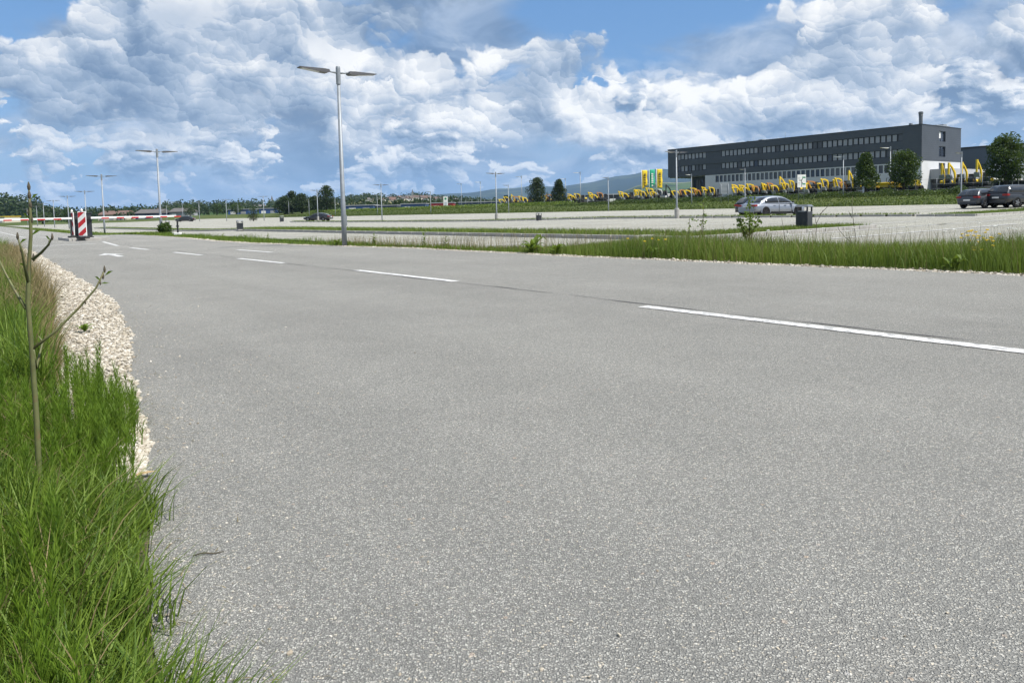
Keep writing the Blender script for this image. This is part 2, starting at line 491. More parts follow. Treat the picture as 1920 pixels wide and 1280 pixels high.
M['leaf_mid'] = leaf_mat('mid_leaves', (0.016, 0.040, 0.007), (0.064, 0.110, 0.018), 0.28)
M['leaf_fresh'] = leaf_mat('fresh_leaves', (0.06, 0.115, 0.012), (0.16, 0.23, 0.03), 0.4)
M['hedge'] = leaf_mat('hedge_leaves', (0.022, 0.048, 0.010), (0.075, 0.115, 0.024), 0.25)
M['bark'] = plain('bark', (0.055, 0.043, 0.032), 0.9, 0.3, 8.0, bump=0.6, bscale=25)
M['stem'] = plain('green_stem', (0.115, 0.125, 0.045), 0.6, 0.25, 14.0, dirt=((0.17, 0.09, 0.05), 0.6))
M['twig'] = plain('brown_twig', (0.075, 0.062, 0.040), 0.8, 0.3, 20.0)

# ------------------------------------------------------------------ ground sheet
def hills(x, y):
    """the country beyond the car park, out to the blue mountains"""
    r = np.hypot(x, y); az = np.arctan2(x, y)
    px = 960 + F_PX * np.tan(np.clip(az, -1.2, 1.2))
    def prof(xs, ys): return np.interp(px, xs, ys)
    # heights (m) of three ridges by viewing column
    near = prof([-900, -200, 0, 70, 130, 300, 440, 520, 620, 700, 800, 860, 930, 1000, 1250, 2000, 3000], [30, 34, 34, 28, 15, 12, 13, 15, 18, 22, 25, 18, 8, 6, 4, 4, 10])
    mid = prof([-900, 0, 400, 700, 820, 900, 960, 1050, 1150, 1200, 1260, 1400, 2000, 3000], [60, 40, 50, 60, 62, 66, 60, 60, 75, 120, 125, 130, 120, 60])
    far = prof([-900, 200, 650, 760, 860, 940, 1000, 1070, 1130, 1190, 1260, 1400, 1700, 2200, 3000], [60, 80, 150, 230, 245, 290, 290, 310, 380, 430, 490, 500, 460, 400, 300])
    wob = 1 + 0.05 * np.sin(px * .021) + 0.035 * np.sin(px * .057 + 1)
    z = 2.0 * sstep(r, 250, 420) * 0
    z = z + near * wob * sstep(r, 420, 1500) * (1 - 0.35 * sstep(r, 1700, 2600))
    z = z + np.maximum(0, mid * wob - near) * sstep(r, 2200, 4200) * (1 - 0.2 * sstep(r, 4500, 6000))
    z = z + np.maximum(0, far * (1 + 0.03 * np.sin(px * .031 + 2) + .02 * np.sin(px * .083)) - mid) * sstep(r, 6200, 9500) * (1 - 0.3 * sstep(r, 9800, 12500))
    return z
def ground_z(x, y):
    return zt(x, y) + hills(x, y)

nr, na = 150, 420
rad = np.concatenate([[0.0], np.geomspace(0.6, 12800, nr - 1)])
half = np.linspace(-1, 1, na + 1)[:-1]
ang = np.sign(half) * (np.abs(half) ** 1.35) * math.pi            # finer in front
RR, AA = np.meshgrid(rad, ang, indexing='ij')
gx, gy = RR * np.sin(AA), RR * np.cos(AA)
gz = ground_z(gx, gy) - 0.06
# the lawn banks between the car park and the yard stand clear of the sheets
gv = np.stack([gx.ravel(), gy.ravel(), gz.ravel()], 1)
gf = [(i * na + j, i * na + (j + 1) % na, (i + 1) * na + (j + 1) % na, (i + 1) * na + j) for i in range(nr - 1) for j in range(na)]
me = bpy.data.meshes.new('ground'); me.from_pydata(gv.tolist(), [], gf)
me.polygons.foreach_set('use_smooth', [True] * len(gf)); me.update()
m, N, b = material('meadow_and_fields')
co = N.new('ShaderNodeTexCoord').outputs['Object']
dist = N.vmath('LENGTH', co)
n1 = N.noise(co, 0.9, 5.0, 0.65); n2_ = N.noise(co, 0.06, 4.0, 0.6); n3 = N.noise(co, 14.0, 4.0, 0.7)
g = N.mix(N.lin(n1, 0.3, 0.7), (0.040, 0.066, 0.014), (0.085, 0.110, 0.030))
g = N.mix(N.math('MULTIPLY', N.smooth(n2_, 0.4, 0.65), 0.5), g, (0.10, 0.105, 0.038))
g = N.mix(N.math('MULTIPLY', N.smooth(n3, 0.5, 0.75), 0.35), g, (0.13, 0.125, 0.05))
fv = N.new('ShaderNodeTexVoronoi', voronoi_dimensions='2D', feature='F1'); N.set(fv.inputs['Vector'], N.vmath('MULTIPLY', co, (0.55, 1.0, 1.0))); fv.inputs['Scale'].default_value = 0.0032
fs = N.new('ShaderNodeSeparateColor'); N.set(fs.inputs[0], fv.outputs['Color'])
fields = N.ramp(fs.outputs[0], [(0.0, (0.040, 0.075, 0.018)), (0.3, (0.085, 0.120, 0.035)), (0.55, (0.20, 0.185, 0.085)), (0.75, (0.055, 0.090, 0.025)), (1.0, (0.26, 0.22, 0.13))], 'CONSTANT')
wood = N.smooth(N.noise(co, 0.0016, 6.0, 0.62), 0.50, 0.56)
fields = N.mix(N.math('MULTIPLY', wood, 0.92), fields, (0.016, 0.032, 0.012))
fields = N.mix(N.smooth(dist, 4800.0, 6500.0), fields, N.mix(N.lin(N.noise(co, 0.0013, 6.0, 0.65), 0.50, 0.66), (0.010, 0.020, 0.012), (0.070, 0.085, 0.040)))
N.set(b.inputs['Base Color'], N.mix(N.smooth(dist, 420.0, 620.0), g, fields)); b.inputs['Roughness'].default_value = 0.95
b.inputs['Specular IOR Level'].default_value = 0.1
bp = N.new('ShaderNodeBump'); bp.inputs['Strength'].default_value = 0.6; bp.inputs['Distance'].default_value = 0.05
N.set(bp.inputs['Height'], n3); N.set(b.inputs['Normal'], bp.outputs[0])
ground = link('ground', me, None, m); tag(ground, kind='structure')

# ------------------------------------------------------------------ asphalt sheets in road coordinates
def sheet(name, us, vl, vr, dz, mat, nv=6, parent=None):
    """strip between the curves vl(u) and vr(u)"""
    vs = []; fs = []
    for u in us:
        a, b_ = vl(u), vr(u)
        for j in range(nv + 1):
            x, y = XY(u, a + (b_ - a) * j / nv); vs.append((x, y, float(zt(x, y)) + dz))
    for i in range(len(us) - 1):
        for j in range(nv):
            k = i * (nv + 1) + j; fs.append((k, k + 1, k + nv + 2, k + nv + 1))
    me = bpy.data.meshes.new(name); me.from_pydata(vs, [], fs); me.update()
    o = link(name, me, parent, mat)
    if me.polygons[0].normal.z < 0: me.flip_normals()
    return o
def curve(us, vs):
    return lambda u: float(np.interp(u, us, vs))
vL0 = curve([-30, 0, 1.5, 2.7, 3.9, 5.6, 7.6, 9.6, 12.5, 17, 24, 40, 80, 300], [0.0, 0.12, 0.30, 0.5, 0.70, 1.0, 1.3, 1.5, 1.62, 1.8, 2.1, 2.2, 2.4, 2.6])
vR0 = curve([-30, 3, 6, 10, 16, 20, 24, 27, 36, 60, 120, 300], [9.8, 9.6, 9.4, 9.15, 9.1, 8.5, 8.1, 8.0, 8.6, 9.3, 10.5, 15])
vL = lambda u: vL0(u) + 0.016 * math.sin(u * 2.3) + 0.009 * math.sin(u * 6.1 + 1) + 0.006 * math.sin(u * 14.7) + 0.004 * math.sin(u * 31.0)
vR = lambda u: vR0(u) + 0.03 * math.sin(u * 1.7) + 0.02 * math.sin(u * 5.3 + 2)
us_road = list(np.concatenate([np.arange(-28, 30, 0.12), np.arange(30, 300, 3.0)]))
road = tag(sheet('road', us_road, vL, vR, 0.0, M['road'], 10), kind='structure')
# broken vertical edge of the asphalt layer
for f_, s_ in ((vL, .012), (vR, -.012)):
    vs_ = []
    for u in us_road: vs_ += [PT(u, f_(u), .0)[:], PT(u, f_(u) - s_, -.07)[:]]
    em = bpy.data.meshes.new('asphalt_edge'); em.from_pydata(vs_, [], [(2 * i, 2 * i + 1, 2 * i + 3, 2 * i + 2) for i in range(len(us_road) - 1)]); em.update()
    link('asphalt_edge', em, road, M['road'])
lotL = curve([-30, 9, 12, 14, 46, 70, 300], [12.4, 12.4, 11.6, 10.0, 10.3, 11.5, 17.0])
lot = tag(sheet('parking_lot', list(np.arange(-30, 281, 2.5)), lotL, lambda u: 79.2 + .12 * math.sin(u * .4), -0.008, M['lot'], 34), kind='structure')

# paint
def stripe(name, u0, v0, u1, v1, w, dz=0.005, label=None, n=None):
    L = math.hypot(u1 - u0, v1 - v0); n = n or max(2, int(L / 1.5))
    du, dv = (u1 - u0) / L, (v1 - v0) / L
    vs = []; fs = []
    for i in range(n + 1):
        t = i / n
        for s_ in (-.5, .5):
            uu, vv = u0 + (u1 - u0) * t - dv * w * s_, v0 + (v1 - v0) * t + du * w * s_
            x, y = XY(uu, vv); vs.append((x, y, float(zt(x, y)) + dz))
    fs = [(2 * i, 2 * i + 1, 2 * i + 3, 2 * i + 2) for i in range(n)]
    me = bpy.data.meshes.new(name); me.from_pydata(vs, [], fs); me.update()
    if me.polygons[0].normal.z < 0: me.flip_normals()
    return link(name, me, None, M['paint'])
marks = empty('road_markings'); tag(marks, kind='structure')
for u0, u1, v in ((1.35, 4.4, 4.82), (7.7, 10.5, 5.06), (13.3, 15.7, 4.98), (18.0, 20.3, 4.8), (22.9, 25.1, 4.68)):
    o = stripe('dash', u0, v, u1, v + (0.02 if u0 < 9 else -0.05), 0.125); o.parent = marks
o = stripe('dash', 17.5, 6.28, 19.9, 6.22, 0.12); o.parent = marks
o = stripe('line', 27.5, 4.7, 33.5, 5.2, 0.12); o.parent = marks
o = stripe('line', 46, 4.6, 120, 6.2, 0.14); o.parent = marks
o = stripe('stop_line', 31.0, 2.3, 31.2, 4.6, 0.2); o.parent = marks
seam_m = plain('tar_seam', (0.055, 0.055, 0.057), 0.8, 0.3, 12.0)
vs_ = []; ks = np.arange(-6, 30, 0.1)
for u in ks:
    w_ = .006 + .004 * math.sin(u * 3.1) + .003 * math.sin(u * 9.7); vc = 4.99 + .018 * math.sin(u * 1.3) + .01 * math.sin(u * 4.9)
    vs_ += [PT(u, vc - w_, .0035), PT(u, vc + w_, .0035)]
sm_ = bpy.data.meshes.new('joint_seam'); sm_.from_pydata([p[:] for p in vs_], [], [(2 * i, 2 * i + 1, 2 * i + 3, 2 * i + 2) for i in range(len(ks) - 1)]); sm_.update()
if sm_.polygons[0].normal.z < 0: sm_.flip_normals()
link('joint_seam', sm_, road, seam_m)
# straight-on arrow in the left lane
ar = MB()
def arrow_pts(pts): return [tuple(PT(19.4 + a, 3.38 + b_, 0.005)) for a, b_ in pts]
ar.add(arrow_pts([(0, -.07), (0, .07), (1.35, .07), (1.35, -.07)]), [(0, 1, 2, 3)])
ar.add(arrow_pts([(1.25, -.30), (1.25, .30), (2.25, 0)]), [(0, 1, 2)])
o = ar.build('arrow', M['paint'], marks)
lot_marks = empty('bay_markings'); tag(lot_marks, kind='structure')
for i in range(46):
    u = 14.3 + i * 2.5
    for v0, v1 in ((17.95, 22.8), (28.2, 33.0), (38.2, 43.0), (44.7, 49.6), (55.0, 60.0)):
        if v0 > 40 and i > 24 and i % 2: continue
        o = stripe('bay_line', u, v0, u, v1, 0.15, 0.004 if u < 60 else 0.012); o.parent = lot_marks
for i in range(10):
    u = 15.0 + i * 2.5
    o = stripe('bay_line', u, 10.6, u, 12.2, 0.10, 0.004); o.parent = lot_marks
for v in (22.8, 33.0):
    o = stripe('bay_line', 11.5, v - 5.0, 11.5, v + 6.0, 0.12, 0.004); o.parent = lot_marks
o = stripe('bay_line', 9.4, 17.0, 9.4, 29.0, 0.14, 0.004); o.parent = lot_marks

# ================================================================== verges, strips, gravel, grass
turf_m = plain('turf_soil', (0.050, 0.066, 0.020), 0.95, 0.3, 9.0, bump=0.6, bscale=70, dirt=((0.11, 0.095, 0.05), 0.5))
kerb_me = MB().bbox(-0.5, 0.5, -0.06, 0.06, -0.10, 0.11, 0.012).mesh('kerb_stone', M['concrete'])
def island(name, u0, u1, v0, v1, gap=0.02, dz=0.085, ends=True):
    n = max(2, int((u1 - u0) / 3)); root = sheet(name, list(np.linspace(u0, u1, n + 1)), lambda u: v0, lambda u: v1, dz, turf_m, max(1, int((v1 - v0) / 2)))
    tag(root, kind='structure')
    def stone(u, v, along, L):
        o = link('kerb_stone', kerb_me, root); o.location = PT(u, v, 0.0)
        o.rotation_euler = (0, 0, (HEAD_U if along else HEAD_V)); o.scale = (L - gap, 1, 1)
    k = int(round((u1 - u0) / (1.0 if u1 - u0 < 50 else 1.5))); L = (u1 - u0) / k
    for i in range(k):
        for v in (v0, v1): stone(u0 + (i + .5) * L, v, True, L)
    if ends:
        k = max(1, int(round((v1 - v0 - .12) / 1.0))); L = (v1 - v0 - .12) / k
        for i in range(k):
            for u in (u0 + .06, u1 - .06): stone(u, v0 + .06 + (i + .5) * L, False, L)
    return root
ISL = [('planting_strip', 13.75, 48.0, 15.0, 17.7, 0.03), ('planting_strip', 11.9, 13.55, 15.0, 24.4, 0.03), ('planting_strip', 19.0, 112.0, 43.2, 44.4, 0.16),
       ('planting_strip', 15.6, 18.6, 42.6, 58.0, 0.05), ('planting_strip', 54.0, 120.0, 17.6, 19.4, 0.05)]
for a in ISL: island(*a)

# gravel beds
def stones_mesh(name, P, size, mat):
    """tumbled stones: one joined mesh"""
    bm = bmesh.new(); bmesh.ops.create_icosphere(bm, subdivisions=1, radius=1)
    bv = np.array([v.co[:] for v in bm.verts]); bf = np.array([[v.index for v in f.verts] for f in bm.faces]); bm.free()
    n = len(P); nv = len(bv)
    sc = size[:, None] * np.stack([RS.uniform(.7, 1.3, n), RS.uniform(.6, 1.1, n), RS.uniform(.4, .8, n)], 1)
    ang_ = RS.uniform(0, 2 * math.pi, n); ca, sa = np.cos(ang_), np.sin(ang_)
    jit = RS.uniform(.72, 1.18, (n, nv, 1))
    W = bv[None] * jit * sc[:, None, :]
    tilt = RS.uniform(-.5, .5, n)[:, None]
    W = np.stack([W[..., 0] * ca[:, None] - W[..., 1] * sa[:, None], W[..., 0] * sa[:, None] + W[..., 1] * ca[:, None], W[..., 2] + tilt * W[..., 0]], -1)
    W = W + P[:, None, :]
    Fc = (bf[None] + (np.arange(n) * nv)[:, None, None]).reshape(-1, 3)
    me = bpy.data.meshes.new(name); me.from_pydata(W.reshape(-1, 3).tolist(), [], Fc.tolist())
    at = me.attributes.new('tone', 'FLOAT', 'POINT'); at.data.foreach_set('value', np.repeat(RS.uniform(0, 1, n), nv))
    me.update(); return link(name, me, None, mat)
m, N, b = material('limestone_gravel')
co = N.new('ShaderNodeTexCoord').outputs['Object']
at = N.new('ShaderNodeAttribute'); at.attribute_name = 'tone'
c = N.ramp(at.outputs['Fac'], [(0.0, (0.22, 0.18, 0.13)), (0.25, (0.36, 0.32, 0.25)), (0.6, (0.48, 0.44, 0.37)), (1.0, (0.60, 0.57, 0.51))])
N.set(b.inputs['Base Color'], N.mix(N.math('MULTIPLY', N.noise(co, 60.0, 3.0), 0.5), c, (0.40, 0.36, 0.29))); b.inputs['Roughness'].default_value = 0.9
M['gravel'] = m
gm, N, b = material('gravel_bed')
co = N.new('ShaderNodeTexCoord').outputs['Object']
vv = N.new('ShaderNodeTexVoronoi', feature='F1'); N.set(vv.inputs['Vector'], co); vv.inputs['Scale'].default_value = 55.0
sp = N.new('ShaderNodeSeparateColor'); N.set(sp.inputs[0], vv.outputs['Color'])
c = N.ramp(sp.outputs[0], [(0.0, (0.22, 0.19, 0.14)), (0.5, (0.42, 0.38, 0.31)), (1.0, (0.58, 0.55, 0.49))])
N.set(b.inputs['Base Color'], N.mix(N.smooth(vv.outputs['Distance'], 0.3, 0.7), c, (0.16, 0.14, 0.11))); b.inputs['Roughness'].default_value = 0.95
bp = N.new('ShaderNodeBump'); bp.inputs['Strength'].default_value = 1.0; bp.inputs['Distance'].default_value = 0.012
N.set(bp.inputs['Height'], N.math('SUBTRACT', 1.0, vv.outputs['Distance'])); N.set(b.inputs['Normal'], bp.outputs[0])
gw = curve([-30, 2.3, 2.9, 3.6, 5, 7, 10, 16, 24, 40], [.0, .0, .09, .28, .50, .68, .74, .74, .6, .4])     # width of the left gravel shoulder
tag(sheet('gravel_shoulder', list(np.arange(2.7, 40, .25)), lambda u: vL0(u) - gw(u) - .15, lambda u: vL0(u) + .12, -0.0045, gm, 3), kind='structure')
tag(sheet('gravel_edge', list(np.arange(-10, 44, .4)), lambda u: vR0(u) - .06, lambda u: vR0(u) + .42, -0.014, gm, 2), kind='structure')

soil_m = plain('verge_soil', (0.085, 0.075, 0.045), 0.95, 0.35, 11.0, bump=0.8, bscale=90, dirt=((0.05, 0.065, 0.02), 0.7))
tag(sheet('verge_soil', list(np.arange(-4, 45, .5)), lambda u: vL0(u) - 4.0, lambda u: vL0(u) + .14, -0.009, soil_m, 6), kind='structure')
def scatter(n, fu, fv, dz=0.0):
    u = fu(n); v = fv(u)
    x = u * U2[0] + v * V2[0]; y = u * U2[1] + v * V2[1]
    return np.stack([x, y, zt(x, y) + dz], 1), u, v
vLa = np.vectorize(vL); vRa = np.vectorize(vR); gwa = np.vectorize(gw)
P, u, v = scatter(24000, lambda n: 2.75 + 26 * RS.uniform(0, 1, n) ** 1.7, lambda u: vLa(u) - np.abs(RS.normal(0, .5, len(u))) * (gwa(u) + .1) + .015)
s_ = RS.lognormal(-5.05, .42, len(u)) * (1 + u * .035); s_ = np.minimum(s_ * 1.12, .0100 + u * .0013); P[:, 2] += s_ * .28 - .003
tag(stones_mesh('gravel', P, s_, M['gravel']), 'pale crushed limestone gravel along the left road edge', 'gravel', kind='stuff')
P, u, v = scatter(9000, lambda n: -4 + 40 * RS.uniform(0, 1, n) ** 1.2, lambda u: vRa(u) + .02 + np.abs(RS.normal(0, .17, len(u))))
s_ = RS.lognormal(-4.25, .38, len(u)); P[:, 2] += s_ * .15 - .01
tag(stones_mesh('gravel', P, s_, M['gravel']), 'pale gravel line between the asphalt and the right verge', 'gravel', kind='stuff')
# loose grit strewn on the asphalt
P, u, v = scatter(3200, lambda n: .6 + 16 * RS.uniform(0, 1, n) ** 1.5, lambda u: vLa(u) + .03 + RS.exponential(.35, len(u)))
s_ = RS.lognormal(-6.0, .45, len(u)); P[:, 2] += s_ * .3
tag(stones_mesh('grit', P, s_, M['gravel']), 'fine pale grit strewn over the asphalt beside the shoulder', 'grit', kind='stuff')

def blades(name, P, H, W, lean, mat, segs=2, bend=1.0, leandir=None, tone=None):
    """grass: each blade a tapering bent ribbon"""
    n = len(P); a = RS.uniform(0, 2 * math.pi, n); ld = RS.uniform(0, 2 * math.pi, n) if leandir is None else leandir
    lx, ly = np.cos(ld) * lean * H, np.sin(ld) * lean * H
    wx, wy = np.cos(a) * W * .5, np.sin(a) * W * .5
    rows = []
    for k in range(segs + 1):
        t = k / segs; off = t ** (1 + bend)
        cx, cy, cz = P[:, 0] + lx * off, P[:, 1] + ly * off, P[:, 2] + H * (t - .25 * lean * off)
        if k < segs:
            wk = (1 - .55 * t)
            rows.append(np.stack([cx - wx * wk, cy - wy * wk, cz], 1)); rows.append(np.stack([cx + wx * wk, cy + wy * wk, cz], 1))
        else:
            rows.append(np.stack([cx, cy, cz], 1))
    nvb = len(rows); VV = np.stack(rows, 1).reshape(-1, 3)
    fs = []
    base = np.arange(n) * nvb
    faces = []
    for k in range(segs - 1):
        faces.append(np.stack([base + 2 * k, base + 2 * k + 1, base + 2 * k + 3, base + 2 * k + 2], 1))
    tri = np.stack([base + 2 * segs - 2, base + 2 * segs - 1, base + 2 * segs], 1)
    me = bpy.data.meshes.new(name)
    nq = (segs - 1) * n
    me.vertices.add(len(VV)); me.vertices.foreach_set('co', VV.ravel())
    loops = np.concatenate([f.ravel() for f in faces] + [tri.ravel()])
    me.loops.add(len(loops)); me.loops.foreach_set('vertex_index', loops)
    st = np.concatenate([np.arange(nq) * 4, nq * 4 + np.arange(n) * 3]); me.polygons.add(nq + n)
    me.polygons.foreach_set('loop_start', st)
    tn = RS.uniform(0, 1, n) if tone is None else tone
    at = me.attributes.new('tone', 'FLOAT', 'POINT'); at.data.foreach_set('value', np.repeat(tn, nvb))
    me.update(calc_edges=True); me.validate()
    return link(name, me, None, mat)

def clump(u, v, f):
    """slow patchiness used for height and colour"""
    return .5 + .25 * np.sin(u * f + 1.3 * np.sin(v * f * 1.7)) + .25 * np.sin(v * f * 2.1 + 2 + 1.1 * np.sin(u * f * .8))

# left verge: grass from the camera's feet to the bend
P, u, v = scatter(46000, lambda n: .1 + 4.4 * RS.uniform(0, 1, n), lambda u: vLa(u) - .03 - gwa(u) * 1.0 - np.abs(RS.uniform(0, 1, len(u))) ** 1.4 * 1.7)
h_ = (.08 + .16 * clump(u, v, 3.1)) * RS.uniform(.55, 1.25, len(u)) * (.5 + .5 * sstep(vLa(u) - v, .0, .28))
tag(blades('grass', P, h_, RS.uniform(.0035, .007, len(u)), RS.uniform(.1, .75, len(u)), M['grass'], 3), 'lush green grass on the left verge beside the camera', 'grass', kind='stuff')
# tufts that spill over the asphalt edge close by
Pt = []; ld = []
for k in range(26):
    cu = .15 + 3.6 * random.random() ** 1.1; cvv = vL(cu) + random.uniform(-.22, -.04) - (.06 if cu > 2 else 0)
    for j in range(60):
        Pt.append(PT(cu + random.gauss(0, .045), cvv + random.gauss(0, .04))); ld.append(math.atan2(V2[1], V2[0]) + random.gauss(.3, 1.3))
for k in range(34):
    cu = .75 + 1.75 * random.random(); cvv = vL(cu) + random.uniform(-.17, .01)
    for j in range(65):
        Pt.append(PT(cu + random.gauss(0, .04), cvv + random.gauss(0, .035))); ld.append(HEAD_V + random.gauss(.4, 1.3))
Pt = np.array([p[:] for p in Pt]); nn = len(Pt)
tag(blades('grass', Pt, RS.uniform(.08, .21, nn), RS.uniform(.0035, .0065, nn), RS.uniform(.3, .95, nn), M['grass'], 3, leandir=np.array(ld)), 'grass tufts spilling over the broken asphalt edge', 'grass', kind='stuff')
P, u, v = scatter(26000, lambda n: 4.0 + 30 * RS.uniform(0, 1, n) ** 1.5, lambda u: vLa(u) - gwa(u) * 1.05 - np.abs(RS.uniform(0, 1, len(u))) ** 1.6 * 1.8)
h_ = (.16 + .34 * clump(u, v, 1.3)) * RS.uniform(.5, 1.2, len(u))
tag(blades('grass', P, h_, RS.uniform(.004, .008, len(u)), RS.uniform(.1, .6, len(u)), M['grass'], 3), 'tall green grass on the left verge towards the bend', 'grass', kind='stuff')
P, u, v = scatter(13000, lambda n: 4.5 + 20 * RS.uniform(0, 1, n) ** 1.3, lambda u: vLa(u) - gwa(u) * .75 - np.abs(RS.normal(0, .28, len(u))))
tag(blades('dry_grass', P, RS.uniform(.10, .38, len(u)) * (.7 + .6 * sstep(u, 5, 11)), RS.uniform(.003, .006, len(u)), RS.uniform(.2, .9, len(u)), M['grass_dry'], 3), 'straw coloured dry grass between gravel and green verge', 'dry grass', kind='stuff')

# dry straw and dead blades lying along the asphalt edge
P, u, v = scatter(900, lambda n: .8 + 7 * RS.uniform(0, 1, n) ** 1.2, lambda u: vLa(u) - .05 + RS.exponential(.07, len(u)), .004)
tag(blades('straw', P, np.full(len(u), .012), RS.uniform(.002, .004, len(u)), RS.uniform(2, 7, len(u)), M['grass_dry'], 2), 'bits of dry straw lying along the broken asphalt edge', 'straw', kind='stuff')
P, u, v = scatter(3000, lambda n: .6 + 5 * RS.uniform(0, 1, n), lambda u: vLa(u) - .1 - gwa(u) * .6 - np.abs(RS.normal(0, .45, len(u))))
tag(blades('dry_grass', P, RS.uniform(.06, .26, len(u)), RS.uniform(.0025, .005, len(u)), RS.uniform(.3, 1.2, len(u)), M['grass_dry'], 3), 'dead straw blades mixed into the left foreground grass', 'dry grass', kind='stuff')
# horsetail: jointed stems with whorls of fine upright branches
def horsetail(P, H):
    pos = []; hh = []; ww = []; dirs = []; tn = []; ln = []
    for p, h in zip(P, H):
        t0 = random.random(); la = random.uniform(0, 6.28); lk = random.uniform(0, .12)
        pos.append(p); hh.append(h); ww.append(.0052); dirs.append(la); tn.append(.3); ln.append(lk)
        k = int(h / .021)
        for i in range(2, k):
            z = i * .021; m_ = 8; L = (.085 * (1 - .55 * z / h)) * random.uniform(.8, 1.15)
            f_ = (z / h) ** 2 * lk * h
            for j in range(m_):
                a = j * 6.283 / m_ + i * .4 + random.uniform(-.2, .2)
                pos.append((p[0] + math.cos(la) * f_, p[1] + math.sin(la) * f_, p[2] + z)); hh.append(L); ww.append(.0022); dirs.append(a); ln.append(random.uniform(.25, .55)); tn.append(min(1, max(0, .25 + .5 * t0 + random.uniform(-.2, .2) + .25 * z / h)))
    return np.array(pos), np.array(hh), np.array(ww), np.array(ln), np.array(dirs), np.array(tn)
hp = []
while len(hp) < 380:
    uu = .9 + 3.3 * random.random(); w_ = gw(uu)
    vv_ = vL(uu) - .15 - random.random() ** 1.3 * .95
    if clump(uu, vv_, 4.0) + random.random() * .5 > .62: hp.append(PT(uu, vv_)[:])
H_ = [random.uniform(.13, .30) for _ in hp]
for k in range(130):
    uu = random.uniform(2.35, 3.9); hp.append(PT(uu, vL(uu) - .07 - random.random() ** 1.2 * .5)[:]); H_.append(random.uniform(.12, .25))
for k in range(120):
    uu = random.uniform(2.45, 3.75); hp.append(PT(uu, vL(uu) - .02 - random.random() * .22)[:]); H_.append(random.uniform(.10, .21))
for uu, vo, hh in ((3.45, .16, .38), (3.3, .22, .34), (3.6, .30, .33), (2.9, .5, .36), (2.6, .6, .34)):
    hp.append(PT(uu, vL(uu) - vo)[:]); H_.append(hh)
P_, hh, ww, ln, dr, tn = horsetail(hp, H_)
tag(blades('horsetail', P_, hh, ww, ln, M['horsetail'], 2, .4, dr, tn), 'dense stand of bright green field horsetail by the road edge', 'horsetail', kind='stuff')

# right verge: tall meadow grass
lotLa = np.vectorize(lotL)
def vfun(u): return vRa(u) + .22 + (lotLa(u) + .1 - vRa(u) - .22) * RS.uniform(0, 1, len(u)) ** 1.05
P, u, v = scatter(70000, lambda n: -9 + 22.5 * RS.uniform(0, 1, n) ** .92, vfun)
fade = np.clip((13.2 - u) / 3.5, .25, 1) * (.62 + .38 * sstep(v - vRa(u), .15, 1.2))
h_ = (.20 + .26 * clump(u, v, .9)) * RS.uniform(.45, 1.15, len(u)) * fade * (1 + .42 * sstep(-u, -8, -1))
keep = (RS.uniform(0, 1, len(u)) < np.clip((14.0 - u) / 2.5, .3, 1)) & (v - vRa(u) > .12 + .42 * clump(u, v * 0, 1.9) * RS.uniform(.3, 1, len(u)))
tone = np.clip(.25 + .6 * clump(u, v, 1.4) * RS.uniform(.5, 1.4, len(u)), 0, 1)
tag(blades('grass', P[keep], h_[keep], RS.uniform(.006, .012, keep.sum()), RS.uniform(.05, .5, keep.sum()), M['grass_far'], 2, tone=tone[keep]), 'tall meadow grass on the right verge in front of the car park', 'grass', kind='stuff')
P, u, v = scatter(5200, lambda n: -9 + 30 * RS.uniform(0, 1, n), vfun)
tag(blades('seed_grass', P, RS.uniform(.30, .62, len(u)) * np.clip((24 - u) / 12, .55, 1), RS.uniform(.003, .006, len(u)), RS.uniform(.05, .4, len(u)), M['grass_dry'], 3), 'thin straw coloured seed stalks rising from the right verge', 'seed stalks', kind='stuff')
# narrow weedy edge farther along the road
P, u, v = scatter(15000, lambda n: 11 + 36 * RS.uniform(0, 1, n), lambda u: vRa(u) + .2 + RS.uniform(0, 1, len(u)) ** 1.3 * (lotLa(u) - vRa(u) - .15))
h_ = (.05 + .17 * clump(u, v, 1.1) ** 1.6) * RS.uniform(.5, 1.3, len(u))
tag(blades('grass', P, h_, RS.uniform(.006, .014, len(u)), RS.uniform(.2, .8, len(u)), M['grass'], 2), 'low weeds and grass along the edge below the lamps', 'grass', kind='stuff')
P, u, v = scatter(9000, lambda n: 44 + 110 * RS.uniform(0, 1, n) ** 1.3, lambda u: vRa(u) + .2 + RS.uniform(0, 1, len(u)) * (lotLa(u) - vRa(u) - .2))
tag(blades('grass', P, RS.uniform(.05, .2, len(u)), RS.uniform(.02, .05, len(u)), RS.uniform(.2, .8, len(u)), M['grass_far'], 2), 'grassy strip beyond the barrier between road and car park', 'grass', kind='stuff')
# tops of the planting strips
for (nm, u0, u1, v0, v1, g_), n, hmax, lab in zip(ISL, (30000, 13000, 16000, 6000, 9000), (.20, .16, .20, .16, .16),
        ('short grass on the nearest kerbed strip of the car park', 'short grass on the cross strip around the grey bin', 'patchy grass on the kerbed strip by the silver car', 'grass on the cross strip before the dark cars', 'grass on the kerbed strip behind the barrier')):
    P, u, v = scatter(n, lambda n: RS.uniform(u0 + .1, u1 - .1, n), lambda u: RS.uniform(v0 + .05, v1 - .05, len(u)), .085)
    big = max(1.0, (u0 + u1) / 60)
    k = RS.uniform(0, 1, n) < (.35 + clump(u, v, .45))
    tag(blades('grass', P[k], RS.uniform(.3, 1, k.sum()) ** 1.3 * hmax, RS.uniform(.009, .018, k.sum()) * big, RS.uniform(.2, .7, k.sum()), M['grass_far'], 2), lab, 'grass', kind='stuff')
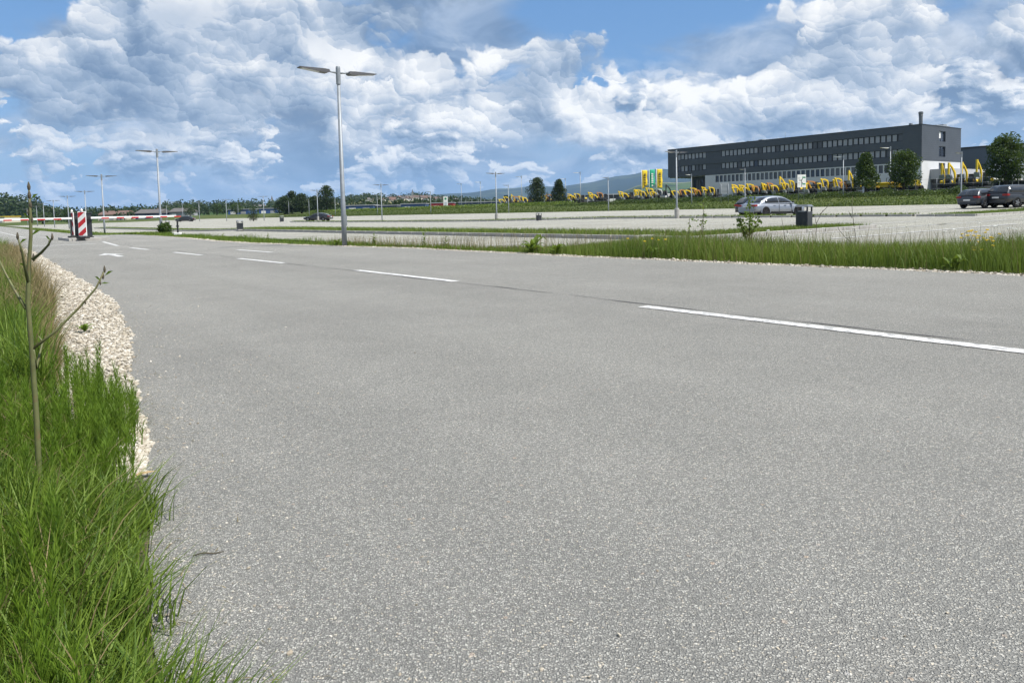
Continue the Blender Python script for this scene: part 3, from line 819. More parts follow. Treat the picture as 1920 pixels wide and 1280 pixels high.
# lawn bank behind the car park
P, u, v = scatter(42000, lambda n: 15 + 230 * RS.uniform(0, 1, n) ** 1.2, lambda u: 79.3 + RS.uniform(0, 1, len(u)) ** 1.2 * 36)
tag(blades('grass', P, RS.uniform(.06, .30, len(u)), RS.uniform(.08, .20, len(u)), RS.uniform(.3, .9, len(u)), M['lawn'], 2), 'mown grass bank rising behind the car park', 'grass', kind='stuff')

# ------------------------------------------------------------------ foliage helper: crowns of small leaves
def leaf_cloud(name, C, S, mat, parent=None, tone=None, aspect=1.0, flat=0.0):
    """quads of size S at the points C, randomly turned"""
    n = len(C); C = np.asarray(C, float)
    a = RS.normal(0, 1, (n, 3)); a[:, 2] *= (1 - flat); a /= np.linalg.norm(a, axis=1)[:, None]
    b_ = RS.normal(0, 1, (n, 3)); b_ -= a * (a * b_).sum(1)[:, None]; b_ /= np.linalg.norm(b_, axis=1)[:, None]
    S = np.asarray(S).reshape(-1, 1) * .5
    V = np.stack([C - a * S * aspect, C - b_ * S * .6, C + a * S * aspect, C + b_ * S * .6], 1).reshape(-1, 3)
    me = bpy.data.meshes.new(name)
    me.vertices.add(4 * n); me.vertices.foreach_set('co', V.ravel())
    me.loops.add(4 * n); me.loops.foreach_set('vertex_index', np.arange(4 * n)); me.polygons.add(n)
    me.polygons.foreach_set('loop_start', np.arange(n) * 4)
    tn = RS.uniform(0, 1, n) if tone is None else tone
    at = me.attributes.new('tone', 'FLOAT', 'POINT'); at.data.foreach_set('value', np.repeat(tn, 4))
    me.update(calc_edges=True); me.validate()
    return link(name, me, parent, mat)

def tree(name, loc, H, Wd, mat, label, cat='tree', group=None, shape='round', trunk_h=.18, n=2600, leaf=.22, lean=0):
    """tapered trunk with limbs and an uneven crown of leaf clumps"""
    root = empty(name, loc)
    tag(root, label, cat, group)
    mb = MB(); tr = Wd * .035 + .04
    mb.tube([(0, 0, -.1), (lean * .02, 0, H * .3), (lean * .05, .02, H * .62)], [tr * 1.25, tr * .85, tr * .3], 8)
    clumps = []
    K = 46
    for k in range(K):
        t = (k + random.random()) / K
        zc = H * (trunk_h + .07 + (.95 - trunk_h - .1) * t)
        if shape == 'cone': rr = (1 - t) ** .75 * 1.0 + .08
        elif shape == 'oval': rr = math.sin(math.pi * min(.97, max(.08, .18 + .8 * t))) ** .7
        else: rr = math.sin(math.pi * min(.95, max(.12, .14 + .8 * t))) ** .55
        ph = k * 2.4 + random.uniform(-.5, .5); ro = rr * Wd * .5 * random.uniform(.35, .80)
        cr = Wd * random.uniform(.15, .24) * (.6 + .5 * rr)
        clumps.append((math.cos(ph) * ro, math.sin(ph) * ro, zc, cr))
        if k % 4 == 0:
            mb.tube([(lean * .03, 0, H * (.16 + .45 * t)), (math.cos(ph) * ro * .5, math.sin(ph) * ro * .5, (zc + H * (.16 + .45 * t)) / 2), (math.cos(ph) * ro, math.sin(ph) * ro, zc)], [tr * .4, tr * .25, tr * .1], 5)
    mb.build('trunk', M['bark'], root, True)
    C = []; T = []
    per = n // K
    for cx, cy, cz, cr in clumps:
        d = RS.normal(0, 1, (per, 3)); d /= np.linalg.norm(d, axis=1)[:, None]
        rr = cr * RS.uniform(.45, 1.12, per) ** .6
        p = d * rr[:, None] * np.array([1, 1, .85]) + np.array([cx, cy, cz])
        tb = random.uniform(.15, .8)
        C.append(p); T.append(np.clip(tb + RS.normal(0, .18, per), 0, 1))
    C = np.concatenate(C); T = np.concatenate(T)
    keep = C[:, 2] > H * trunk_h * .8
    leaf_cloud('crown', C[keep], RS.uniform(.7, 1.35, keep.sum()) * leaf, mat, root, T[keep], 1.0)
    return root

# ------------------------------------------------------------------ wild plants
def stalk_leafpts(pts, k):
    return [Vector(pts[0]).lerp(Vector(pts[-1]), t) for t in np.linspace(.15, .98, k)]

# the tall wiry stalk close to the lens
D_ST = 2.05
def S(px, py, dd=0.0): return pix_at(px, py, D_ST + dd)
st_root = empty('stalk_plant', (S(80, 1010)[0], S(80, 1010)[1], 0.0)); tag(st_root, 'tall wiry branching weed stalk rising through the left foreground grass', 'weed')
off = st_root.location
mb = MB()
base = Vector((S(80, 1010)[0], S(80, 1010)[1], -.02))
main = [base, S(74, 900), S(68, 775), S(59, 650), S(52, 565), S(54, 500), S(58, 440), S(57, 400), S(54, 352)]
mb.tube([p - off for p in main], [.0078, .0076, .0072, .0064, .0058, .0052, .0046, .0036, .0022], 8)
mb.build('stem', M['stem'], st_root, True)
for br in ([(60, 655, 0), (105, 620, .03), (150, 575, .06), (180, 540, .08), (196, 507, .09)], [(48, 578, 0), (28, 545, .02), (10, 512, .04), (-6, 478, .05)],
           [(53, 530, 0), (46, 498, -.03), (41, 470, -.05), (33, 444, -.06)], [(62, 486, 0), (78, 473, -.02), (90, 460, -.03), (98, 445, -.04)], [(62, 655, 0), (68, 690, .02), (80, 640, .05), (72, 630, .05)]):
    pts = [S(*q) - off for q in br]
    MB().tube(pts, list(np.linspace(.0046, .0021, len(pts))), 6).build('branch', M['stem'], st_root, True)
def budp(px, py, r, dd=0):
    MB().lathe([(.001, -r * 2.0), (r * .65, -r * 1.1), (r * .8, 0), (r * .5, r * 1.2), (.001, r * 2.2)], 6, S(px, py, dd) - off).build('bud', M['twig'], st_root)
for q in ((54, 350, .0062), (55, 366, .0066), (57, 384, .0055), (53, 398, .0042), (60, 412, .0045), (58, 434, .0040), (196, 505, .0050, .09), (193, 517, .0052, .09), (188, 530, .0035, .085), (33, 443, .0050, -.06), (40, 470, .0038, -.05), (98, 444, .0046, -.04), (63, 483, .0055), (61, 655, .0055), (160, 566, .0036, .06), (50, 577, .0048), (92, 456, .0036, -.03)):
    budp(*q)
for q, dx, dy in (((54, 500), -.03, .01), ((196, 515), .022, .01), ((58, 440), .025, .012), ((62, 486), -.02, .016), ((57, 410), -.022, .016), ((190, 525), -.02, .01), ((57, 372), .02, .012), ((36, 455), .02, .01), ((96, 450), -.018, .012), ((188, 530), .024, -.002)):
    p = S(*q) - off
    lf = MB().add([p + Vector((0, 0, -.003)), p + Vector((dx * .5, 0, dy * .4 - .002)), p + Vector((dx, .004, dy)), p + Vector((dx * .5, 0, dy * .7 + .003))], [(0, 1, 2, 3)]).build('leaf', M['grass'], st_root)
    at_ = lf.data.attributes.new('tone', 'FLOAT', 'POINT'); at_.data.foreach_set('value', [.6] * 4)

def broad_leaf(mb, p, az, L, w, up, droop=.4):
    """one pointed leaf blade folded along its rib"""
    d = Vector((math.cos(az), math.sin(az), 0)); s2 = Vector((-d.y, d.x, 0)); p = Vector(p)
    r = [p, p + d * L * .35 + Vector((0, 0, up * L * .5)), p + d * L * .7 + Vector((0, 0, up * L * .7)), p + d * L + Vector((0, 0, up * L * (.9 - droop)))]
    ws = [.12, 1, .75, 0.03]
    vs = []
    for q, k in zip(r, ws):
        vs += [q - s2 * w * k * .5 + Vector((0, 0, w * .12 * k)), q, q + s2 * w * k * .5 + Vector((0, 0, w * .12 * k))]
    fs = []
    for i in range(3):
        fs += [(3 * i, 3 * i + 1, 3 * i + 4, 3 * i + 3), (3 * i + 1, 3 * i + 2, 3 * i + 5, 3 * i + 4)]
    mb.add(vs, fs)
def with_tone(o, lo=0.2, hi=.9):
    me = o.data; at = me.attributes.new('tone', 'FLOAT', 'POINT')
    at.data.foreach_set('value', RS.uniform(lo, hi, len(me.vertices))); return o
def weed(loc, H, n, label, spike=True, big=.16):
    root = empty('weed', loc); tag(root, label, 'weed', 'leafy weeds along the road edge')
    mb = MB(); st = MB()
    if spike: st.tube([(0, 0, -.02), (random.uniform(-.02, .02), 0, H * .5), (random.uniform(-.04, .04), 0, H)], [.006, .005, .003], 5)
    for k in range(n):
        a = k * 2.4 + random.uniform(-.4, .4); z = (k / n) ** 1.4 * H * (.8 if spike else .15)
        broad_leaf(mb, (0, 0, z), a, big * random.uniform(.7, 1.2) * (1 - .4 * k / n), big * .36, random.uniform(.4, 1.4) if not spike else random.uniform(.2, .9))
    with_tone(mb.build('leaves', M['leaf_fresh'], root))
    if spike: st.build('stem', M['stem'], root, True)
    return root
for (u_, v_, H, n, sp, bg, lab) in ((18.2, 9.35, .42, 16, True, .17, 'leafy upright weed just right of the nearest lamp post'), (19.6, 8.9, .22, 12, False, .24, 'broad leaved weed at the foot of the nearest lamp post'),
        (15.9, 9.55, .5, 18, True, .15, 'tall narrow weed on the edge left of the broad leaved dock'), (15.0, 9.6, .34, 14, True, .15, 'short leafy weed beside the tall narrow weed on the edge'),
        (11.6, 9.5, .34, 20, False, .34, 'large broad leaved dock at the left end of the right verge'), (10.9, 9.55, .20, 12, False, .24, 'small broad leaved weed right of the large dock'),
        (8.6, 9.75, .18, 12, False, .2, 'low leafy weed in the gravel before the middle of the verge'), (3.9, 9.95, .17, 14, False, .2, 'low leafy weed in the gravel near the right picture edge'),
        (24.0, 8.5, .35, 12, True, .16, 'leafy weed midway between the nearest lamp and the barrier post'), (28.5, 8.4, .3, 12, True, .16, 'leafy weed on the edge closer to the barrier post'),
        (6.6, .86, .10, 7, False, .10, 'small green seedling alone on the pale left gravel')):
    weed(PT(u_, v_), H, n, lab, sp, bg)

def flower(name, loc, H, mat, label, grp, r=.03):
    root = empty(name, loc); tag(root, label, 'flower', grp)
    MB().tube([(0, 0, -.02), (random.uniform(-.03, .03), 0, H * .6), (random.uniform(-.04, .04), .01, H)], [.003, .0025, .002], 5).build('stem', M['stem'], root, True)
    hd = MB()
    for k in range(9):
        a = k * 2.4; q = r * (k / 9) ** .5
        hd.lathe([(.002, -.004), (r * .30, 0), (r * .26, .006), (.002, .009)], 6, (math.cos(a) * q, math.sin(a) * q + .01, H + random.uniform(-.006, .006)))
    hd.build('flower_head', mat, root)
M['petal_white'] = plain('white_petals', (0.72, 0.72, 0.66), 0.8, .08)
M['petal_yellow'] = plain('yellow_petals', (0.68, 0.48, 0.015), 0.8, .1)
for px, dd in ((1475, 11.6), (1520, 12.6), (1590, 11.9), (1602, 12.1), (1650, 12.4), (1700, 11.2), (1745, 12.3), (1772, 11.4), (1790, 12.0), (1812, 10.6), (1838, 11.6), (1868, 10.9), (1895, 10.4), (1905, 11.6), (1440, 13.0), (1545, 11.0)):
    x, y = at_depth(px, dd); flower('white_flower', (x, y, float(zt(x, y))), random.uniform(.36, .52), M['petal_white'], 'small white umbel flower in the right verge grass', 'white umbels in the right verge', random.uniform(.022, .036))
for k in range(28):
    px = 1843 + random.gauss(0, 25); dd = random.uniform(9.4, 10.4); x, y = at_depth(px, dd)
    flower('yellow_flower', (x, y, float(zt(x, y))), random.uniform(.20, .46), M['petal_yellow'], 'small yellow flower in the patch at the far right of the verge', 'yellow flowers at the right end of the verge', random.uniform(.016, .028))
for px in (1208, 1222, 1234, 1247, 1176):
    x, y = at_depth(px, random.uniform(12.6, 13.4)); flower('yellow_flower', (x, y, float(zt(x, y))), random.uniform(.26, .36), M['petal_yellow'], 'small yellow flower at the left end of the right verge', 'yellow flowers at the left end of the verge', .022)

def sapling(px, dd, H, label, n, leaf, spread):
    x, y = at_depth(px, dd); root = empty('sapling', (x, y, float(zt(x, y)))); tag(root, label, 'sapling')
    mb = MB(); C = []
    for k in range(5 if spread > .1 else 2):
        a = k * 2.0 + random.random(); top = Vector((math.cos(a) * spread * random.uniform(.1, 1), math.sin(a) * spread * .8, H * (1.0 if k == 0 else random.uniform(.45, .8))))
        if k == 0: top.x = .03; top.y = 0
        pts = [Vector((0, 0, -.03)), Vector((top.x * .35, top.y * .35, top.z * .5)), top]
        mb.tube(pts, [.012, .008, .003], 6)
        for t in np.linspace(.35, 1, n):
            q = pts[1].lerp(top, (t - .35) / .65) + Vector((random.gauss(0, .035), random.gauss(0, .035), random.gauss(0, .02)))
            C.append(q[:])
    mb.build('stem', M['twig'], root, True)
    C = np.repeat(np.array(C), 3, 0) + RS.normal(0, .03, (len(C) * 3, 3))
    leaf_cloud('leaves', C, RS.uniform(.6, 1.2, len(C)) * leaf, M['leaf_fresh'], root, RS.uniform(.1, 1, len(C)))
sapling(1404, 14.2, 1.02, 'bushy young sapling in front of the silver car', 24, .07, .22)
sapling(1290, 15.2, .62, 'tiny sapling with a leaf tuft left of the bushy sapling', 7, .06, .03)
sapling(1317, 15.6, 1.02, 'thin young sapling with leaves only at its top beside the concrete lamp footing', 9, .07, .05)
def twig_plant(px, dd, pts, label):
    x, y = at_depth(px, dd); root = empty('bare_twig', (x, y, float(zt(x, y)))); tag(root, label, 'twig')
    for i, pl in enumerate(pts):
        MB().tube([Vector((a, 0.02 * i, z)) for a, z in pl], list(np.linspace(.006, .003, len(pl))), 5).build('branch' if i else 'stem', M['twig'], root, True)
twig_plant(1603, 12.6, [[(0, -.02), (.02, .25), (-.02, .5), (-.05, .8), (-.04, .98)], [(-.02, .16), (-.14, .26), (-.26, .40), (-.30, .52)], [(-.03, .6), (-.09, .72)]], 'bare forked twig rising right of the grey bin')
twig_plant(1527, 13.6, [[(0, -.02), (.03, .25), (.04, .5), (.12, .66), (.16, .74)], [(.04, .5), (.02, .62)], [(.12, .66), (.24, .78), (.30, .84)]], 'bare twig directly beside the grey bin')
twig_plant(1474, 13.2, [[(0, -.02), (-.03, .3), (-.08, .62)]], 'thin bare stem left of the grey bin')

# litter on the road edge
dl = MB(); broad_leaf(dl, (0, 0, .006), .4, .085, .03, .15, .1)
o = dl.build('fallen_leaf', plain('dry_leaf', (.42, .30, .16), .8, .2)); o.location = PT(2.72, .46); o.data.attributes.new('tone', 'FLOAT', 'POINT')
tag(o, 'dry tan fallen leaf at the asphalt edge', 'leaf')
o = MB().tube([(0, 0, .004), (.025, .006, .006), (.05, .0, .004), (.075, .008, .003)], [.0015, .002, .0018, .001], 6).build('twig_piece', M['twig'], None, True)
o.location = PT(1.98, .47); o.rotation_euler = (0, 0, .2); tag(o, 'short dark twig piece lying on the asphalt edge', 'twig')

# ================================================================== street lamps
def lamp_meshes():
    d = {}
    d['pole'] = MB().tube([(0, 0, -.15), (0, 0, 1.2), (0, 0, 1.22), (0, 0, 4.55)], [.070, .067, .062, .045], 14).mesh('pole', M['galv'], True)
    d['collar'] = MB().lathe([(.062, 4.42), (.062, 4.86), (.052, 4.90)], 14).mesh('collar', M['galv'])
    d['arm'] = MB().tube([(.05, 0, 4.72), (.32, 0, 4.755)], .024, 8).mesh('arm', M['galv'], True)
    prof = [(.28, 4.715), (.34, 4.690), (.50, 4.700), (1.10, 4.765), (1.12, 4.785), (.45, 4.790), (.30, 4.780)]
    hd = MB(); hd.prism(prof, -.12, .12)
    d['luminaire'] = hd.mesh('luminaire', M['lampgrey'])
    d['lens'] = MB().hexa([(.56, -.09, 4.702), (1.04, -.09, 4.754), (1.04, .09, 4.754), (.56, .09, 4.702)], [(.56, -.09, 4.72), (1.04, -.09, 4.772), (1.04, .09, 4.772), (.56, .09, 4.72)]).mesh('lens', M['lens'])
    d['door'] = MB().box(.060, .082, -.04, .04, .55, .85).mesh('access_door', M['galv'])
    d['footing'] = MB().lathe([(.17, -.2), (.17, .70), (.15, .74)], 16).mesh('footing', M['concrete'])
    d['wlum'] = MB().prism(prof, -.12, .12).mesh('luminaire', M['white'])
    return d
LM = lamp_meshes()
def lamp(x, y, label, group, double=True, footing=False, rot=None, scale=1.0, white=False):
    root = empty('street_lamp', (x, y, float(ground_z(x, y))), HEAD_V if rot is None else rot); tag(root, label, 'street lamp', group)
    root.scale = (scale,) * 3
    link('pole', LM['pole'], root); link('collar', LM['collar'], root); link('access_door', LM['door'], root)
    for k in range(2 if double else 1):
        a = link('arm', LM['arm'], root); h_ = link('luminaire', LM['wlum' if white else 'luminaire'], root); l_ = link('lens', LM['lens'], h_)
        a.rotation_euler = h_.rotation_euler = (0, 0, math.pi * k)
    if footing: link('footing', LM['footing'], root)
    return root
g1 = 'double lamps along the road edge'
for px, d, lab in ((644, 20.5, 'nearest and tallest looking double-armed street lamp beside the road'), (301, 43.0, 'double-armed street lamp just behind the right barrier arm tip'), (195, 60.7, 'double-armed street lamp right of the striped barrier cabinet'),
                   (162, 92, 'double-armed street lamp directly behind the barrier cabinet'), (129, 109, 'double-armed street lamp left of the barrier cabinet, first of the receding row'), (102, 131, 'double-armed street lamp, second left of the barrier cabinet'),
                   (83, 154, 'double-armed street lamp, third left of the barrier cabinet'), (70, 179, 'double-armed street lamp, fourth left of the barrier cabinet'), (52, 215, 'farthest double-armed street lamp at the left end of the row')):
    x, y = at_depth(px, d); lamp(x, y, lab, g1)
g2 = 'double lamps on the middle strip of the car park'
for px, d, ft, lab in ((1269, 53.5, True, 'double-armed lamp on a concrete footing left of the silver car'), (931, 74.7, True, 'double-armed lamp on a concrete footing near the middle of the car park'), (716, 97, False, 'double-armed lamp right of the nearest lamp post in the car park'),
                       (596, 114, True, 'double-armed lamp standing by the dark parked sports car'), (495, 145, False, 'double-armed lamp right of the small dark round bush'), (425, 164, False, 'double-armed lamp left of the black litter bin in the car park'),
                       (374, 186, False, 'double-armed far lamp right of the black parked car'), (343, 208, False, 'double-armed far lamp over the black parked car'), (313, 235, False, 'farthest double-armed lamp beyond the right barrier arm')):
    x, y = at_depth(px, d); lamp(x, y, lab, g2, True, ft)
g3 = 'single lamps along the far edge of the car park'
for px, d, lab in ((1802, 69, 'single-armed lamp left of the parked dark hatchback'), (1397, 91, 'single-armed lamp behind the silver car'), (1141, 106, 'single-armed lamp at the car park edge left of the flags'), (954, 128, 'single-armed lamp left of the two dark conical trees'),
                   (808, 158, 'single-armed lamp left of the white advertising pylon'), (708, 179, 'single-armed far lamp close to the taller double lamp at the blue halls'), (629, 205, 'single-armed far lamp against the big dark tree'), (580, 228, 'single-armed far lamp between the dark tree clump and the big tree'),
                   (542, 250, 'single-armed far lamp before the dark tree clump'), (447, 300, 'single-armed farthest lamp left of the dark round bush')):
    x, y = at_depth(px, d); lamp(x, y, lab, g3, False, False, HEAD_V + math.pi)
g4 = 'pale-headed lamps on the public road'
for px, d, sc, lab in ((1297, 120, 1.0, 'pale-headed lamp before the glazed end of the long dark building'), (1581, 108, 1.22, 'pale-headed lamp standing left of the conical tree at the building'), (1669, 118, 1.5, 'tall pale-headed lamp behind the right tree of the pair'), (1089, 175, 1.5, 'pale-headed lamp right of the second conical tree'),
                       (979, 180, 1.45, 'pale-headed lamp directly left of the first conical tree'), (1061, 185, 1.3, 'pale-headed lamp between the two conical trees and the mountain'), (902, 230, 1.6, 'pale-headed lamp left of the middle car park lamp'), (866, 240, 1.6, 'pale-headed lamp above the white pylon')):
    x, y = at_depth(px, d); lamp(x, y, lab, g4, False, False, random.uniform(2.6, 3.6), sc, True)

# ================================================================== litter bins
def bin_meshes():
    d = {}
    b = MB()
    b.bbox(-.22, .22, -.20, .20, .04, .56, .02); d['body'] = b.mesh('body', M['dark_metal'])
    d['post'] = MB().box(-.022, .022, -.022, .022, 0, .17).mesh('post', M['dark_metal'])
    d['liner'] = MB().bbox(-.17, .17, -.15, .15, .50, .585, .01).mesh('liner', plain('bin_liner', (.45, .46, .44), .5, .1))
    d['roof'] = MB().hexa([(-.25, -.23, .72), (.25, -.23, .72), (.25, .23, .72), (-.25, .23, .72)], [(-.19, -.17, .79), (.19, -.17, .79), (.19, .17, .79), (-.19, .17, .79)]).mesh('roof', plain('bin_lid', (.16, .175, .19), .35, .1, metal=.3))
    d['plinth'] = MB().box(-.20, .20, -.18, .18, -.05, .04).mesh('plinth', M['concrete'])
    return d
BM_ = bin_meshes()
def litter_bin(loc, rz, label, sc=1.0):
    r = empty('litter_bin', loc, rz); r.scale = (sc,) * 3; tag(r, label, 'litter bin', 'litter bins on the car park')
    for k in ('body', 'liner', 'roof', 'plinth'): link(k, BM_[k], r)
    for sx in (-.195, .195):
        for sy in (-.175, .175):
            o = link('post', BM_['post'], r); o.location = (sx, sy, .555)
litter_bin(PT(12.62, 21.27, .085), HEAD_V + .18, 'large dark grey litter bin in front of the silver car', .94)
for px, d, sc, lab in ((449, 46.0, .74, 'black litter bin on the strip end left of the nearest lamp post'), (1010, 60.0, .80, 'black litter bin on the middle strip near the picture centre'), (528, 120, 1.2, 'small far litter bin left of the dark sports car'), (313.5, 105, 1.1, 'far litter bin seen above the right barrier arm tip post')):
    x, y = at_depth(px, d); z = float(zt(x, y)); litter_bin((x, y, z + (.085 if d < 50 else 0)), HEAD_V, lab, sc)

# ================================================================== barrier
cx_, cy_ = at_depth(156, 33.4); cz = float(zt(cx_, cy_))
cu = cx_ * U2[0] + cy_ * U2[1]; cv = cx_ * V2[0] + cy_ * V2[1]
isl = sheet('traffic_island', list(np.linspace(cu - 1.5, cu + 2.2, 4)), lambda u: cv - .72, lambda u: cv + .72, .10, M['concrete'], 2); tag(isl, kind='structure')
for i in range(4):
    for sgn in (-.72, .72):
        o = link('kerb_stone', kerb_me, isl); o.location = PT(cu - 1.5 + (i + .5) * .925, cv + sgn, .005); o.rotation_euler = (0, 0, HEAD_U); o.scale = (.91, 1, 1)
for uu in (cu - 1.46, cu + 2.16):
    o = link('kerb_stone', kerb_me, isl); o.location = PT(uu, cv, .005); o.rotation_euler = (0, 0, HEAD_V); o.scale = (1.31, 1, 1)
def barrier(uu, vv, boom_dir, L, label, boom_label_off):
    p = PT(uu, vv, .10); r = empty('barrier_gate', p, HEAD_V); tag(r, label, 'barrier', 'car park barriers')
    MB().bbox(-.17, .17, -.20, .20, .03, 1.08, .02).build('cabinet', M['dark_metal'], r)
    MB().bbox(-.22, .22, -.25, .25, 0, .045, .01).build('base_plate', M['machine_dark'], r)
    MB().bbox(-.19, .19, -.22, .22, 1.08, 1.12, .01).build('lid', M['dark_metal'], r)
    y0 = -.27
    bo = MB(); s_ = boom_dir
    x0, x1 = (.02, L) if s_ > 0 else (-L, -.02)
    bo.bbox(min(x0, x1) - .25 * (s_ > 0) * 0, max(x0, x1), y0 - .035, y0 + .035, .835, .925, .012)
    boom = bo.build('boom', M['white'], r)
    n = int(L / .62)
    for k in range(n):
        a = s_ * (.55 + k * .62); MB().box(min(a, a + s_ * .30), max(a, a + s_ * .30), y0 - .040, y0 + .040, .832, .888).build('red_band', M['red'], boom)
    MB().bbox(-.12, .12, y0 - .06, y0 + .075, .80, .96, .015).build('boom_clamp', M['machine_dark'], r)
    return r
barrier(cu + .25, cv + .18, 1, 3.75, 'barrier with dark cabinet whose red banded arm reaches right', 1)
barrier(cu + .95, cv - .22, -1, 4.4, 'barrier with dark cabinet whose red banded arm reaches left', -1)
def delineator(px, d, rz, label, mirror):
    x, y = at_depth(px, d); r = empty('delineator_panel', (x, y, float(zt(x, y)) + .10), rz); tag(r, label, 'delineator', 'striped delineator panels on the island')
    w, h0, h1 = .175, .10, 1.16
    MB().bbox(-w, w, -.022, .022, h0, h1, .012).build('panel', M['white'], r)
    # slanting red bands on the face
    for k in range(-1, 4):
        zc = h0 + .04 + k * .44
        q = []
        lo, hi = h0 + .03, h1 - .03
        a, b_ = -w + .018, w - .018
        s_ = .28 * (-1 if mirror else 1)
        poly = [(a, zc - s_ / 2), (b_, zc + s_ / 2), (b_, zc + s_ / 2 + .22), (a, zc - s_ / 2 + .22)]
        bm = bmesh.new(); vs = [bm.verts.new((x_, -.026, z_)) for x_, z_ in poly]; bm.faces.new(vs)
        for pc, pn in (((0, 0, lo), (0, 0, -1)), ((0, 0, hi), (0, 0, 1))):
            bmesh.ops.bisect_plane(bm, geom=list(bm.verts) + list(bm.edges) + list(bm.faces), plane_co=pc, plane_no=pn, clear_outer=True)
        if len(bm.faces):
            f0 = bm.faces[:]; bmesh.ops.solidify(bm, geom=f0, thickness=.003)
            me = bpy.data.meshes.new('red_band'); bm.to_mesh(me); me.materials.append(M['red']); link('red_band', me, r)
        bm.free()
    MB().bbox(-.22, .22, -.16, .16, 0, .085, .02).build('foot', M['machine_dark'], r)
    MB().box(-.03, .03, -.02, .02, .06, h0 + .02).build('post', M['galv'], r)
    MB().lathe([(.03, h1), (.035, h1 + .02), (.05, h1 + .03), (.045, h1 + .08), (.02, h1 + .12)], 10).build('beacon', M['white'], r)
delineator(154, 31.9, HEAD_V - .62, 'front red and white striped delineator panel with white beacon', False)
delineator(135.5, 33.8, HEAD_V - 1.35, 'rear red and white striped delineator panel, partly hidden by the cabinet', True)
# receiving post
r = empty('boom_post', PT(41.3, 9.9)); tag(r, 'slim black rest post on a white block beyond the right barrier arm', 'post')
MB().bbox(-.035, .035, -.035, .035, .1, .76, .008).build('post', M['machine_dark'], r); MB().bbox(-.06, .06, -.05, .05, .42, .50, .01).build('cradle', M['machine_dark'], r)
MB().bbox(-.16, .16, -.14, .14, -.05, .12, .02).build('block', M['white'], r)
# bush at the second lamp
x, y = at_depth(308, 42.2)
tree('bush', (x, y, float(zt(x, y))), .60, .85, M['leaf_mid'], 'small green bush at the foot of the second lamp', 'bush', None, 'round', .02, 900, .12)

# ================================================================== cars
def paint_mat(name, c, metal=0.3, rough=.35):
    m = plain(name, c, rough, .05, 1.2, metal=metal, coat=.8); return m
CARPAINT = {'silver': paint_mat('silver_paint', (.26, .285, .33), .55, .34), 'black': paint_mat('black_paint', (.018, .020, .024)), 'blue_black': paint_mat('blue_black_paint', (.030, .036, .046)), 'dark': paint_mat('dark_paint', (.022, .024, .028))}
M['tail'] = plain('tail_light', (.24, .015, .012), .2, .1); M['head'] = plain('head_light', (.62, .64, .66), .15, .05); M['plate'] = plain('number_plate', (.68, .68, .66), .4, .05)
M['rim'] = plain('wheel_rim', (.010, .009, .009), .6, .2, metal=.0); M['rim_light'] = plain('wheel_rim_alloy', (.40, .41, .42), .3, .1, metal=.8); M['underbody'] = plain('underbody', (.012, .012, .013), .9, .2)

